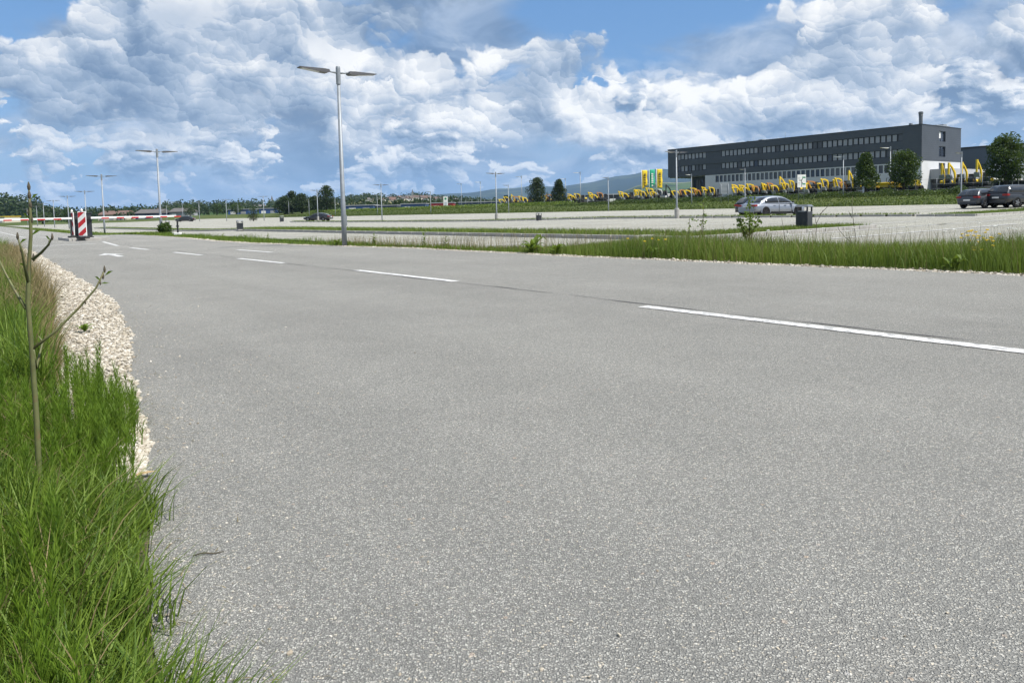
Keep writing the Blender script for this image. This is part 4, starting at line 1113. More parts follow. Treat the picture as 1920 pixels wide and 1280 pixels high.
def car(loc, rz, kind, paint, label, alloy=False):
    """heading +x; length L, width W, height H; lower body lofted by stations, cabin with panes set proud"""
    L, W, H, belt, x_ws, x_wst, x_rt, x_rb, wb, ox, wr = {
        'sedan': (4.86, 1.85, 1.47, .93, 1.18, .42, -1.02, -1.86, 2.89, .02, .345),
        'hatch': (4.20, 1.78, 1.48, .97, .95, .30, -1.45, -1.98, 2.60, .05, .32),
        'suv': (4.55, 1.85, 1.68, 1.07, 1.10, .50, -1.60, -2.10, 2.65, .05, .35),
        'coupe': (4.40, 1.82, 1.32, .88, .75, -.05, -.85, -1.95, 2.55, .0, .33)}[kind]
    r = empty('parked_car', loc, rz); tag(r, label, 'car', 'cars parked on the lot')
    P_ = CARPAINT[paint]
    deck = belt - (.0 if kind in ('sedan', 'coupe') else -.0)
    hood = belt - .06; nose = .66; hw = W / 2
    st = [  # x, z bottom, z top edge, half width low, half width mid, crown
        (-L / 2, .42, deck - .22, hw * .80, hw * .86, .0), (-L / 2 + .07, .30, deck - .05, hw * .88, hw * .94, .02), (-L / 2 + .32, .24, deck, hw * .94, hw * .985, .025),
        (-wb / 2 + ox, .22, deck + .005, hw * .97, hw, .02), (-.4, .20, belt - .015, hw * .97, hw * .99, .0), (.5, .20, belt - .03, hw * .97, hw * .985, .0), (x_ws, .20, belt - .04, hw * .97, hw * .99, .03),
        (wb / 2 + ox, .22, hood - .05, hw * .96, hw * .995, .045), (L / 2 - .38, .23, hood - .14, hw * .92, hw * .95, .04), (L / 2 - .12, .24, nose, hw * .78, hw * .82, .02), (L / 2, .32, .56, hw * .62, hw * .66, .0)]
    vs = []; k = 9
    for x, zb, ztop, wl, wm, cr in st:
        zm = zb + (ztop - zb) * .55
        vs += [(x, -wl, zb), (x, -wm * 1.0, zm - .12), (x, -wm, zm + .08), (x, -wm * .95, ztop - .03), (x, -wm * .6, ztop + cr), (x, wm * .6, ztop + cr), (x, wm * .95, ztop - .03), (x, wm, zm + .08), (x, wm * 1.0, zm - .12), (x, wl, zb)]
    k = 10; fs = []
    for i in range(len(st) - 1):
        for j in range(k):
            fs.append((i * k + j, i * k + (j + 1) % k, (i + 1) * k + (j + 1) % k, (i + 1) * k + j))
    fs += [tuple(range(k)), tuple((len(st) - 1) * k + j for j in range(k - 1, -1, -1))]
    body = MB().add(vs, fs, True).build('body', P_, r)
    md = body.modifiers.new('smooth', 'SUBSURF'); md.levels = md.render_levels = 1
    # cabin: lofted along the roof line, panes laid on it
    zb = belt - .06; wt0 = hw * .69; wbm = hw * .925; zr = H
    RL = {'sedan': [(-1.95, .0), (-1.62, .40), (-1.25, .78), (-.85, .95), (-.35, 1.0), (.15, .965), (.50, .82), (.86, .46), (1.26, .0)],
          'hatch': [(-2.02, .0), (-1.88, .40), (-1.70, .78), (-1.45, .93), (-.55, 1.0), (.10, .97), (.42, .82), (.74, .46), (1.12, .0)],
          'suv': [(-2.14, .0), (-2.02, .40), (-1.86, .82), (-1.62, .95), (-.55, 1.0), (.25, .97), (.56, .82), (.88, .46), (1.24, .0)],
          'coupe': [(-2.0, .0), (-1.55, .40), (-1.15, .72), (-.75, .92), (-.35, 1.0), (.02, .96), (.32, .80), (.62, .45), (.98, .0)]}[kind]
    rx = np.array([q[0] for q in RL]); rzv = zb + (zr - .03 - zb) * np.array([q[1] for q in RL])
    fx = np.linspace(rx[0], rx[-1], 41)
    def smoothz(x):
        d_ = np.linspace(-.12, .12, 9); return float(np.mean([np.interp(x + k, rx, rzv) for k in d_]))
    def zc(x): return max(zb + .005, smoothz(x))
    def side(x, t, sg, out=0.0):
        z1 = zc(x); f = (z1 - zb) / (zr - zb)
        w1 = wbm + (wt0 - wbm) * f
        return Vector((x, sg * (wbm + (w1 - wbm) * t + out), zb + (z1 - .045 * f - zb) * t))
    vs = []
    for x in fx:
        f = (zc(x) - zb) / (zr - zb); w1 = wbm + (wt0 - wbm) * f
        vs += [side(x, 0, -1)[:], side(x, .5, -1)[:], side(x, 1, -1)[:], (x, -w1 * .86, zc(x)), (x, -w1 * .4, zc(x) + .025 * f), (x, w1 * .4, zc(x) + .025 * f), (x, w1 * .86, zc(x)), side(x, 1, 1)[:], side(x, .5, 1)[:], side(x, 0, 1)[:]]
    k = 10; fs = [(i * k + j, i * k + j + 1, (i + 1) * k + j + 1, (i + 1) * k + j) for i in range(len(fx) - 1) for j in range(k - 1)]
    cabin = MB().add(vs, fs, True).build('cabin', P_, r)
    def strip(name, xs_, fn0, fn1, mat):
        vs = []
        for x in xs_: vs += [fn0(x)[:], fn1(x)[:]]
        o = MB().add(vs, [(2 * i, 2 * i + 1, 2 * i + 3, 2 * i + 2) for i in range(len(xs_) - 1)], True).build(name, mat, cabin)
        sd = o.modifiers.new('thick', 'SOLIDIFY'); sd.thickness = .008; sd.offset = 1; return o
    xa, xb, xm = {'sedan': (-1.42, .93, -.16), 'hatch': (-1.62, .82, -.25), 'suv': (-1.85, .93, -.2), 'coupe': (-1.2, .68, -.6)}[kind]
    def lower(x): return .10 + .05 * (x < xa + .12)
    for sg in (-1, 1):
        for q0, q1 in ((xa, xm - .03), (xm + .03, xb)):
            strip('side_window', np.linspace(q0, q1, 12), lambda x: side(x, min(.8, .085 / max(.05, zc(x) - zb)), sg, .004), lambda x: side(x, max(min(.8, .085 / max(.05, zc(x) - zb)), 1 - .075 / max(.08, zc(x) - zb)), sg, .004), M['glass'])
    def top(x, y_):
        f = (zc(x) - zb) / (zr - zb); w1 = wbm + (wt0 - wbm) * f; return Vector((x, y_ * w1, zc(x) + .008 + .012 * f))
    xw0, xw1 = rx[-3] - .02, rx[-1] - .14; xr0, xr1 = rx[0] + (.16 if kind in ('sedan', 'coupe') else .05), rx[2] + .10
    strip('windscreen', np.linspace(xw0, xw1, 8), lambda x: top(x, -.86), lambda x: top(x, .86), M['glass'])
    strip('rear_window', np.linspace(xr0, xr1, 8), lambda x: top(x, -.84), lambda x: top(x, .84), M['glass'])
    # wheels
    for sx in (-1, 1):
        for sy in (-1, 1):
            w_ = empty('wheel', (sx * wb / 2 + ox, sy * (hw - .10), wr)); w_.parent = r
            MB().lathe([(wr * .62, -.115), (wr * .93, -.115), (wr, -.08), (wr, .08), (wr * .93, .115), (wr * .62, .115)], 20, ax='y').build('tyre', M['rubber'], w_)
            rm = MB().lathe([(.05, -.10), (wr * .64, -.105), (wr * .66, -.06), (wr * .66, .06), (wr * .64, .105), (.05, .10)], 16, ax='y')
            for k5 in range(5):
                a = k5 * 2 * math.pi / 5
                for yy in (-.118, .104):
                    ca, sa = math.cos(a), math.sin(a)
                    pts = [(ca * .04 - sa * .03, sa * .04 + ca * .03), (ca * wr * .62 - sa * .03, sa * wr * .62 + ca * .03), (ca * wr * .62 + sa * .03, sa * wr * .62 - ca * .03), (ca * .04 + sa * .03, sa * .04 - ca * .03)]
                    rm.prism(pts, yy, yy + .014, 'y')
            rm.build('rim', M['rim_light'] if alloy else M['rim'], w_)
            ar_ = MB(); prof = []
            n_ = 14; R0, R1 = wr + .015, wr + .075
            vs_ = []
            for i in range(n_ + 1):
                t = math.pi * (-.06 + 1.12 * i / n_)
                for rr, yy in ((R0 - .03, sy * (hw - .20)), (R1, sy * (hw - .02)), (R1 - .015, sy * (hw + .008)), (R0, sy * (hw + .008))):
                    vs_.append((sx * wb / 2 + ox + math.cos(t) * rr, yy, wr + math.sin(t) * rr))
            fs_ = [(i * 4 + j, i * 4 + (j + 1) % 4, (i + 1) * 4 + (j + 1) % 4, (i + 1) * 4 + j) for i in range(n_) for j in range(4)]
            ar_.add(vs_, fs_).build('wheel_arch', P_ if alloy or paint == 'silver' else M['underbody'], r)
            MB().lathe([(.01, 0), (R0 - .005, 0), (R0 - .005, .02), (.01, .02)], 20, (sx * wb / 2 + ox, sy * (hw - .012) - .01, wr), 'y').build('wheel_well', M['underbody'], r)
    MB().bbox(-wb / 2 + .3, wb / 2 - .3, -hw * .9, hw * .9, .16, .24, .02).build('underbody', M['underbody'], r)
    for sy in (-1, 1):
        zt_ = deck - .13
        MB().bbox(-L / 2 + .005, -L / 2 + .30, min(sy * hw * .52, sy * hw * .955), max(sy * hw * .52, sy * hw * .955), zt_ - .085, zt_ + .055, .02).build('tail_light', M['tail'], r)
        MB().bbox(L / 2 - .42, L / 2 - .11, min(sy * hw * .48, sy * hw * .86), max(sy * hw * .48, sy * hw * .86), .60, .70, .02).build('headlight', M['head'], r)
        mr = MB().bbox(x_ws - .28, x_ws - .14, min(sy * hw * .97, sy * (hw + .17)), max(sy * hw * .97, sy * (hw + .17)), belt + .00, belt + .12, .03).build('mirror', M['dark_metal'] if paint == 'silver' else P_, r)
        for hx in (.35, -.62):
            MB().bbox(hx - .10, hx + .10, min(sy * (hw - .03), sy * (hw + .018)), max(sy * (hw - .03), sy * (hw + .018)), belt - .17, belt - .135, .008).build('door_handle', P_, r)
        for hx in (.93, -.22):
            MB().box(hx - .006, hx + .006, min(sy * (hw - .02), sy * (hw + .002)), max(sy * (hw - .02), sy * (hw + .002)), .34, belt - .10).build('door_seam', M['underbody'], r)
    MB().bbox(-L / 2 - .025, -L / 2 + .12, -hw * .82, hw * .82, .30, .50, .04).build('rear_bumper', P_, r)
    MB().box(-L / 2 - .036, -L / 2 - .02, -.26, .26, .56 if kind in ('hatch', 'coupe') else .68, .67 if kind in ('hatch', 'coupe') else .79).build('number_plate', M['plate'], r)
    if kind in ('sedan', 'coupe'):
        MB().bbox(-L / 2 - .002, -L / 2 + .08, -.30, .30, .66, .80, .01).build('plate_recess', P_, r)
    return r
def car_px(px, d, *a, **k):
    x, y = at_depth(px, d); return car((x, y, float(zt(x, y))), *a, **k)
x1, y1 = at_depth(1448, 53.0)
car((x1, y1, float(zt(x1, y1))), HEAD_V - .24, 'sedan', 'silver', 'silver sedan parked behind the young sapling and the grey bin')
x2, y2 = x1 + U2[0] * 2.7 + V2[0] * 2.9, y1 + U2[1] * 2.7 + V2[1] * 2.9
car((x2, y2, float(zt(x2, y2))), HEAD_V - .2, 'hatch', 'black', 'black car hidden behind the silver sedan and the sapling')
car_px(1846, 56.5, HEAD_V - .22, 'hatch', 'blue_black', 'dark blue-grey hatchback seen from behind at the right edge', alloy=True)
car_px(1907, 55.5, HEAD_V - .30, 'suv', 'black', 'black estate car cut off by the right picture edge', alloy=True)
car_px(596, 116, HEAD_V + 2.3, 'coupe', 'dark', 'dark low sports car standing alone by a far lamp', alloy=True)
car_px(347, 190, HEAD_V + 2.6, 'sedan', 'black', 'black car far away behind the right barrier arm', alloy=True)

# ================================================================== long dark office building
def cladding(name, c, rough=.55):
    m, N, b = material(name)
    co = N.new('ShaderNodeTexCoord').outputs['Object']
    n = N.noise(co, .25, 4.0, .6)
    sx = N.new('ShaderNodeSeparateXYZ'); N.set(sx.inputs[0], co)
    w = N.math('FRACT', N.math('MULTIPLY', sx.outputs[2], 2.6))
    gr = N.smooth(w, .90, .98)
    N.set(b.inputs['Base Color'], N.mix(N.lin(n, .3, .7), tuple(x * .9 for x in c), tuple(x * 1.1 for x in c)))
    b.inputs['Roughness'].default_value = rough; b.inputs['Metallic'].default_value = .25
    bp = N.new('ShaderNodeBump'); bp.inputs['Strength'].default_value = .6; bp.inputs['Distance'].default_value = .02
    N.set(bp.inputs['Height'], N.math('SUBTRACT', 1.0, gr)); N.set(b.inputs['Normal'], bp.outputs[0])
    return m
M['clad'] = cladding('anthracite_cladding', (.072, .084, .100))
M['clad_hall'] = cladding('hall_cladding', (.105, .125, .155))
M['render'] = plain('white_render', (.56, .57, .58), .85, .05, .4, dirt=((.42, .42, .41), .3))
M['render_grey'] = plain('grey_render', (.30, .31, .33), .8, .06, .4)
bx, by = XY(120.8, 142.6); bz = float(zt(bx, by))
B = empty('office_building', (bx, by, bz), math.atan2(-U2[1], -U2[0]))
tag(B, 'long anthracite three-storey office building with ribbon windows above a white ground floor', 'building')
LB, DB = 59.4, 17.0
core = MB(); core.box(.4, LB - .3, .30, DB - .3, 5.80, 12.2); core.box(11.4, LB - .3, .32, DB - .3, -.3, 5.80)
core.build('core', M['clad'], B)
for z0, z1 in ((5.75, 6.98), (8.36, 9.76), (11.16, 12.5)):
    MB().box(0, LB, 0, .34, z0, z1).build('cladding_band', M['clad'], B)
for z0, z1 in ((6.98, 8.36), (9.76, 11.16)):
    MB().box(0, 2.8, 0, .34, z0, z1).build('cladding_band', M['clad'], B)
    MB().box(56.0, LB, 0, .34, z0, z1).build('cladding_band', M['clad'], B)
MB().box(0, .34, .34, DB, 5.75, 12.5).build('end_wall', M['clad'], B)
MB().box(0.34, 11.4, .34, DB, 5.62, 5.80).build('soffit', M['render_grey'], B)
MB().box(-.06, LB + .06, -.06, DB + .06, 12.5, 12.62).build('parapet_cap', M['dark_metal'], B)
# sunlit end wall with its window openings
def wall_with_holes(x0, x1, y0, y1, z0, z1, holes, mat, name):
    """slab across y with rectangular openings (y0,y1,z0,z1)"""
    b_ = MB(); ys = sorted({y0, y1, *[h[0] for h in holes], *[h[1] for h in holes]}); zs = sorted({z0, z1, *[h[2] for h in holes], *[h[3] for h in holes]})
    for i in range(len(ys) - 1):
        for j in range(len(zs) - 1):
            cy, cz = (ys[i] + ys[i + 1]) / 2, (zs[j] + zs[j + 1]) / 2
            if any(h[0] < cy < h[1] and h[2] < cz < h[3] for h in holes): continue
            b_.box(x0, x1, ys[i], ys[i + 1], zs[j], zs[j + 1])
    return b_.build(name, mat, B)
H1 = [(7.2, 10.0, 9.7, 11.65), (7.2, 10.0, 6.85, 8.8)]
wall_with_holes(LB - .34, LB, .34, DB, 5.98, 12.5, H1, M['clad'], 'end_wall')
wall_with_holes(LB - .36, LB - .02, .34, DB - .02, -.3, 5.98, [(7.2, 10.0, 4.0, 5.7)], M['render'], 'end_wall')
MB().box(LB - .34, LB, 0.0, .34, -.3, 5.75).build('corner_wall', M['render'], B)
for y0, y1, z0, z1 in H1 + [(7.2, 10.0, 4.0, 5.7)]:
    fr = MB(); xx = LB - .30
    for a in ((y0, y0 + .09, z0, z1), (y1 - .09, y1, z0, z1), (y0, y1, z0, z0 + .09), (y0, y1, z1 - .09, z1), (y0 + 1.3, y0 + 1.4, z0, z1)): fr.box(xx, xx + .08, a[0], a[1], a[2], a[3])
    w_ = fr.build('window', M['dark_metal'], B)
    MB().box(xx - .02, xx + .03, y0 + .02, y1 - .02, z0 + .02, z1 - .02).build('pane', M['pane'], w_)
    if z0 > 9: MB().box(xx + .032, xx + .05, y0 + .12, y0 + 1.28, z0 + .65, z1 - .1).build('blind', M['white'], w_)
# ribbon windows: shared meshes, each window a part with a pane and a blind
fr = MB()
for a in ((-.49, -.40, 0, 1.38), (.40, .49, 0, 1.38), (-.40, .40, 0, .08), (-.40, .40, 1.30, 1.38)): fr.box(a[0], a[1], .16, .26, a[2], a[3])
WF = fr.mesh('window', M['dark_metal'])
WP = MB().box(-.40, .40, .215, .235, .08, 1.30).mesh('pane', M['pane'])
WB_ = [MB().box(-.38, .38, .19, .205, z_, 1.29).mesh('blind', M['blind']) for z_ in (.10, .10, .10, .22)] + [MB().box(-.38, .38, .19, .205, .10, 1.29).mesh('blind', M['blind_dark'])]
FP = MB().box(-.53, .53, .14, .26, 0, 1.38).mesh('infill_panel', M['clad'])
rnd = random.Random(3)
for row, z0 in ((0, 9.77), (1, 6.99)):
    for k in range(50):
        x = 3.35 + k * 1.065
        if x > 55.6: break
        if 8 <= k <= 11:
            o = link('infill_panel', FP, B); o.location = (x, 0, z0); continue
        w_ = link('window', WF, B); w_.location = (x, 0, z0)
        link('pane', WP, w_)
        q = rnd.random()
        if q < .97: link('blind', WB_[rnd.randrange(4)] if q < .88 else WB_[4], w_)
# ground floor
MB().box(11.1, LB - .34, .02, .34, -.3, 4.05).build('ground_floor_wall', M['render'], B)
MB().box(11.1, LB - .34, .02, .34, 5.52, 5.75).build('ground_floor_wall', M['render'], B)
MB().box(11.1, 14.0, .02, .34, 4.05, 5.52).build('ground_floor_wall', M['render'], B)
MB().box(54.5, LB - .34, .02, .34, 4.05, 5.52).build('ground_floor_wall', M['render'], B)
PIER = MB().box(-.13, .13, .02, .34, 0, 1.47).mesh('pier', M['render'])
WF3 = MB()
for a in ((-.405, -.35, 0, 1.47), (.35, .405, 0, 1.47), (-.35, .35, 0, .06), (-.35, .35, 1.41, 1.47)): WF3.box(a[0], a[1], .14, .24, a[2], a[3])
WF3 = WF3.mesh('window', M['dark_metal']); WP3 = MB().box(-.35, .35, .19, .21, .06, 1.41).mesh('pane', M['pane'])
WB3 = MB().box(-.34, .34, .16, .18, .18, 1.40).mesh('blind', M['blind_dark']); WB3b = MB().box(-.34, .34, .16, .18, .12, 1.40).mesh('blind', plain('slate_blind', (.125, .14, .17), .6, .06))
k = 0; x = 14.0
while x < 54.0:
    if k: 
        o = link('pier', PIER, B); o.location = (x, 0, 4.05)
    w_ = link('window', WF3, B); w_.location = (x + .535, 0, 4.05); link('pane', WP3, w_)
    if not (k < 2 or 17 <= k <= 24): link('blind', WB3b if rnd.random() < .75 else WB3, w_)
    x += 1.07; k += 1
# glazed entrance under the overhang
MB().box(5.6, 11.4, 2.6, 2.8, 5.0, 5.62).build('lintel', M['clad'], B)
for i in range(8):
    MB().box(5.7 + i * .71, 6.34 + i * .71, 2.66, 2.70, 0, 5.0).build('glazing', M['blind_dark'] if i % 3 else M['pane'], B)
    MB().box(5.62 + i * .71, 5.70 + i * .71, 2.6, 2.78, -.3, 5.0).build('mullion', M['dark_metal'], B)
MB().box(4.9, 5.6, 2.6, 8, -.3, 5.62).build('corner_wall', plain('olive_panel', (.10, .12, .10), .7, .1), B)
MB().box(11.1, 11.4, .34, 6, -.3, 5.62).build('corner_wall', M['render'], B)
# roof: flue and small plant
fl = MB().lathe([(.33, 12.5), (.33, 14.5), (.38, 14.52), (.38, 14.62), (.34, 14.7), (.42, 15.0), (.40, 15.3), (.24, 15.36)], 16, (LB - 2.2, 4.6, 0)).build('flue', plain('dull_flue', (.16, .17, .18), .5, .15, 2.0, metal=.4), B)
for x0, x1, y0, y1, hh in ((LB - 3.4, LB - 2.9, 2.4, 3.0, .7), (LB - 6, LB - 5, 3, 4, .4), (LB - 4.4, LB - 1.2, 9.0, 15, .55), (LB - 3, LB - 2, 14, 15.5, 1.0), (24, 25, 2, 3, .5), (21, 21.6, 2, 2.6, .45)):
    MB().bbox(x0, x1, y0, y1, 12.5, 12.5 + hh, .05).build('roof_unit', M['galv'], B)
MB().tube([(30, 3, 12.5), (30, 3, 14.2)], .03, 6).build('antenna', M['galv'], B)

# annex with dark glazing and canopy, attached to the sunlit end
A = empty('annex', (0, 0, 0)); A.matrix_world = B.matrix_world.copy(); A.location = (bx, by, bz); A.rotation_euler = B.rotation_euler
tag(A, 'low grey glazed annex with white canopy at the sunlit building end', 'building')
MB().box(LB + .02, LB + 3.6, 3.5, 22, 2.6, 4.4).build('fascia', M['render_grey'], A)
MB().box(LB + .3, LB + 3.3, 3.8, 21.7, -.3, 2.6).build('core', M['dark_metal'], A)
for i in range(9):
    MB().box(LB + 3.36, LB + 3.44, 4.0 + i * 1.95, 5.75 + i * 1.95, .05, 2.5).build('glazing', M['pane'], A)
    MB().box(LB + 3.3, LB + 3.5, 3.82 + i * 1.95, 4.0 + i * 1.95, -.3, 2.6).build('mullion', M['galv'], A)
MB().box(LB + 3.8, LB + 9.0, 1.5, 24, 2.15, 2.40).build('canopy', M['white'], A)
for i in range(8): MB().box(LB + 8.7, LB + 8.82, 1.7 + i * 3.15, 1.82 + i * 3.15, -.3, 2.15).build('canopy_post', M['galv'], A)
# workshop with standing seam roof and sign band
Wk = empty('workshop', (0, 0, 0)); Wk.location = (bx, by, bz); Wk.rotation_euler = B.rotation_euler
tag(Wk, 'workshop with pale metal roof and white sign band beside the annex', 'building')
MB().box(62, 96, 24, 40, -.3, 4.2).build('wall', M['clad_hall'], Wk)
MB().prism([(23.0, 4.3), (32, 7.0), (41, 4.3), (41, 4.05), (23.0, 4.05)], 61.5, 96.5, 'x').build('roof', plain('zinc_roof', (.33, .37, .43), .4, .08, .3, metal=.5), Wk)
for i in range(24): MB().hexa([(62 + i * 1.45, 23.0, 4.31), (62.07 + i * 1.45, 23.0, 4.31), (62.07 + i * 1.45, 31.9, 6.98), (62 + i * 1.45, 31.9, 6.98)], [(62 + i * 1.45, 23.0, 4.37), (62.07 + i * 1.45, 23.0, 4.37), (62.07 + i * 1.45, 31.9, 7.04), (62 + i * 1.45, 31.9, 7.04)]).build('roof_seam', M['galv'], Wk)
sb = MB().box(66, 92, 22.7, 22.9, 2.5, 4.2).build('sign_band', M['white'], Wk)
for a, b_ in ((68.5, 69.6), (70, 71.4), (71.9, 72.6), (73.0, 74.4)): MB().box(a, b_, 22.66, 22.695, 3.1, 3.6).build('lettering', M['render_grey'], sb)
for i in range(6): MB().box(63.5 + i * 5.2, 67.5 + i * 5.2, 23.8, 23.98, -.2, 2.4).build('roller_door', M['dark_metal'], Wk)
Hl = empty('hall', (0, 0, 0)); Hl.location = (bx, by, bz); Hl.rotation_euler = B.rotation_euler
tag(Hl, 'large windowless blue-grey hall behind the workshop at the right edge', 'building')
MB().box(45, 130, 44, 90, -.3, 10.3).build('wall', M['clad_hall'], Hl); MB().box(44.8, 130.2, 43.8, 90.2, 10.3, 10.6).build('parapet_cap', M['dark_metal'], Hl)

# ================================================================== yard fence with grey posts
fn = empty('yard_fence', PT(100, 116.5)); tag(fn, 'wire fence on slim grey posts along the machine yard', 'fence')
fo = fn.location
pm = MB().tube([(0, 0, -.1), (0, 0, 1.9)], .04, 6).mesh('post', M['galv'], True)
for i in range(49):
    p = PT(30 + i * 3.0, 116.5) - fo; o = link('post', pm, fn); o.location = p
for hh in (.35, 1.05, 1.8):
    MB().tube([PT(30, 116.5, hh) - fo, PT(174, 116.5, hh) - fo], .012, 5).build('wire', M['galv'], fn)

# ================================================================== excavators
def exc_meshes():
    d = {}
    tr = [(-1.2, .28), (-1.1, .08), (-.9, 0), (.9, 0), (1.1, .08), (1.2, .28), (1.1, .48), (.9, .56), (-.9, .56), (-1.1, .48)]
    d['track'] = MB().prism(tr, -.2, .2).mesh('track', M['machine_dark'])
    d['slew'] = MB().lathe([(.5, .35), (.5, .66)], 14).mesh('slew_ring', M['machine_dark'])
    d['cabglass'] = MB().hexa([(-.3, .08, 1.15), (.72, .08, 1.15), (.72, .78, 1.15), (-.3, .78, 1.15)], [(-.25, .12, 2.28), (.48, .12, 2.28), (.48, .74, 2.28), (-.25, .74, 2.28)]).mesh('cab', M['glass'])
    d['cabroof'] = MB().bbox(-.32, .56, .08, .78, 2.28, 2.40, .04).mesh('cab_roof', M['machine_dark'])
    d['blade'] = MB().prism([(1.55, .02), (1.68, .10), (1.62, .42), (1.52, .44), (1.52, .05)], -.92, .92).mesh('blade', M['machine_dark'])
    d['ram'] = MB().tube([(.75, 0, .95), (1.35, 0, 1.75)], .055, 6).mesh('ram', M['galv'], True)
    for c in ('yellow', 'orange', 'machine_white', 'machine_dark'):
        m_ = M[c]
        d['house', c] = MB().bbox(-1.25, .80, -.85, .85, .66, 1.15, .08).mesh('house', M['machine_dark'] if c != 'machine_white' else m_)
        d['hood', c] = MB().bbox(-1.3, -.35, -.82, .82, 1.15, 1.62, .12).mesh('engine_hood', m_ if c in ('yellow', 'machine_white') else M['machine_dark'])
        for pose, pts in dict(arch=[(.75, 1.0), (.80, 2.05), (1.02, 2.55), (1.9, 2.78), (2.95, 2.80)], high=[(.75, 1.0), (.72, 2.2), (.85, 2.75), (1.45, 3.45), (2.15, 4.0)], low=[(.75, 1.0), (1.15, 1.65), (1.55, 1.98), (2.3, 2.12), (3.2, 2.02)]).items():
            bm_ = MB()
            wds = [.09, .12, .14, .10, .07]
            for i in range(len(pts) - 1):
                a, b_ = Vector((pts[i][0], 0, pts[i][1])), Vector((pts[i + 1][0], 0, pts[i + 1][1])); n_ = Vector((-(b_ - a).z, 0, (b_ - a).x)).normalized()
                q = [a - n_ * wds[i], b_ - n_ * wds[i + 1], b_ + n_ * wds[i + 1], a + n_ * wds[i]]
                bm_.hexa([p + Vector((0, -.10, 0)) for p in q], [p + Vector((0, .10, 0)) for p in q])
            d['boom', c, pose] = bm_.mesh('boom', m_)
            a = Vector((pts[-1][0] - .05, 0, pts[-1][1] + .1)); e = a + Vector({'arch': (-.75, 0, -1.45), 'high': (.12, 0, -1.7), 'low': (-.55, 0, -1.05)}[pose])
            n_ = Vector(((e - a).z * -1, 0, (e - a).x)).normalized()
            q = [a - n_ * .12, e - n_ * .07, e + n_ * .07, a + n_ * .15]
            d['arm', c, pose] = MB().hexa([p + Vector((0, -.11, 0)) for p in q], [p + Vector((0, .11, 0)) for p in q]).mesh('arm', m_)
            bk = [(e.x - .08, e.z + .05), (e.x + .10, e.z - .05), (e.x - .05, e.z - .55), (e.x - .38, e.z - .68), (e.x - .55, e.z - .42), (e.x - .30, e.z - .12)]
            d['bucket', c, pose] = MB().prism(bk, -.32, .32).mesh('bucket', M['machine_dark'] if c != 'yellow' else M['galv'])
    return d
EM = exc_meshes()
def excavator(x, y, color, pose, sc, rz, label):
    r = empty('excavator', (x, y, float(ground_z(x, y))), rz); r.scale = (sc,) * 3; tag(r, label, 'excavator', 'excavators parked in the machine yard')
    for sy in (-.68, .68):
        o = link('track', EM['track'], r); o.location = (0, sy, 0)
    link('slew_ring', EM['slew'], r); h_ = link('house', EM['house', color], r); link('engine_hood', EM['hood', color], h_)
    cb = link('cab', EM['cabglass'], r); link('cab_roof', EM['cabroof'], cb)
    link('blade', EM['blade'], r); b_ = link('boom', EM['boom', color, pose], r); link('ram', EM['ram'], b_); link('arm', EM['arm', color, pose], r); link('bucket', EM['bucket', color, pose], r)
EX = [(950, 'yellow', 'low', 1.0), (967, 'yellow', 'high', .85), (978, 'orange', 'arch', 1.0), (993, 'yellow', 'low', 1.1), (1028, 'yellow', 'arch', 1.0), (1040, 'orange', 'arch', 1.05), (1077, 'yellow', 'arch', 1.0), (1092, 'yellow', 'arch', 1.0),
      (1114, 'yellow', 'arch', 1.05), (1125, 'yellow', 'low', 1.1), (1172, 'yellow', 'arch', 1.0), (1200, 'yellow', 'arch', 1.05), (1216, 'yellow', 'low', 1.2), (1230, 'yellow', 'arch', 1.2), (1246, 'machine_white', 'arch', 1.05), (1262, 'machine_dark', 'high', .95),
      (1280, 'yellow', 'low', 1.1), (1291, 'orange', 'low', 1.15), (1311, 'yellow', 'arch', 1.0), (1326, 'yellow', 'arch', 1.02), (1343, 'yellow', 'arch', 1.0), (1386, 'yellow', 'arch', 1.1), (1401, 'yellow', 'arch', 1.05), (1419, 'yellow', 'arch', 1.1),
      (1438, 'yellow', 'arch', 1.1), (1454, 'orange', 'arch', 1.1), (1477, 'yellow', 'high', 1.05), (1492, 'yellow', 'arch', 1.2), (1516, 'yellow', 'arch', 1.05), (1535, 'orange', 'arch', 1.1), (1557, 'yellow', 'arch', 1.2), (1583, 'yellow', 'arch', 1.2), (1602, 'yellow', 'high', 1.15),
      (1772, 'yellow', 'high', 1.22), (1796, 'yellow', 'high', 1.22), (1817, 'yellow', 'high', 1.22), (1843, 'yellow', 'high', 1.28)]
EX = sorted(EX + [(px, c, p, s_) for px, c, p, s_ in ((958, 'yellow', 'arch', 1.0), (985, 'yellow', 'arch', 1.0), (1068, 'yellow', 'arch', 1.0), (1084, 'yellow', 'low', 1.1), (1134, 'orange', 'arch', 1.0), (1183, 'yellow', 'low', 1.1), (1208, 'yellow', 'arch', 1.1), (1238, 'yellow', 'low', 1.1), (1302, 'yellow', 'low', 1.1), (1318, 'orange', 'low', 1.1), (1334, 'yellow', 'low', 1.1), (1394, 'yellow', 'low', 1.2), (1410, 'yellow', 'low', 1.15), (1429, 'orange', 'low', 1.2), (1447, 'yellow', 'arch', 1.0), (1465, 'yellow', 'low', 1.2), (1484, 'yellow', 'arch', 1.05), (1525, 'yellow', 'low', 1.25), (1546, 'yellow', 'low', 1.2), (1570, 'yellow', 'arch', 1.1), (1592, 'orange', 'low', 1.2))])
SEG = [(1000, 'left of the two conical trees'), (1060, 'between the two conical trees'), (1150, 'between the conical trees and the edge lamp'), (1245, 'in front of the three flags'), (1268, 'beside the footing lamp'), (1358, 'between the footing lamp and the blank sign'), (1496, 'between the blank sign and the route sign'), (1610, 'right of the route sign'), (1900, 'with raised arm before the annex')]
cnt = {}
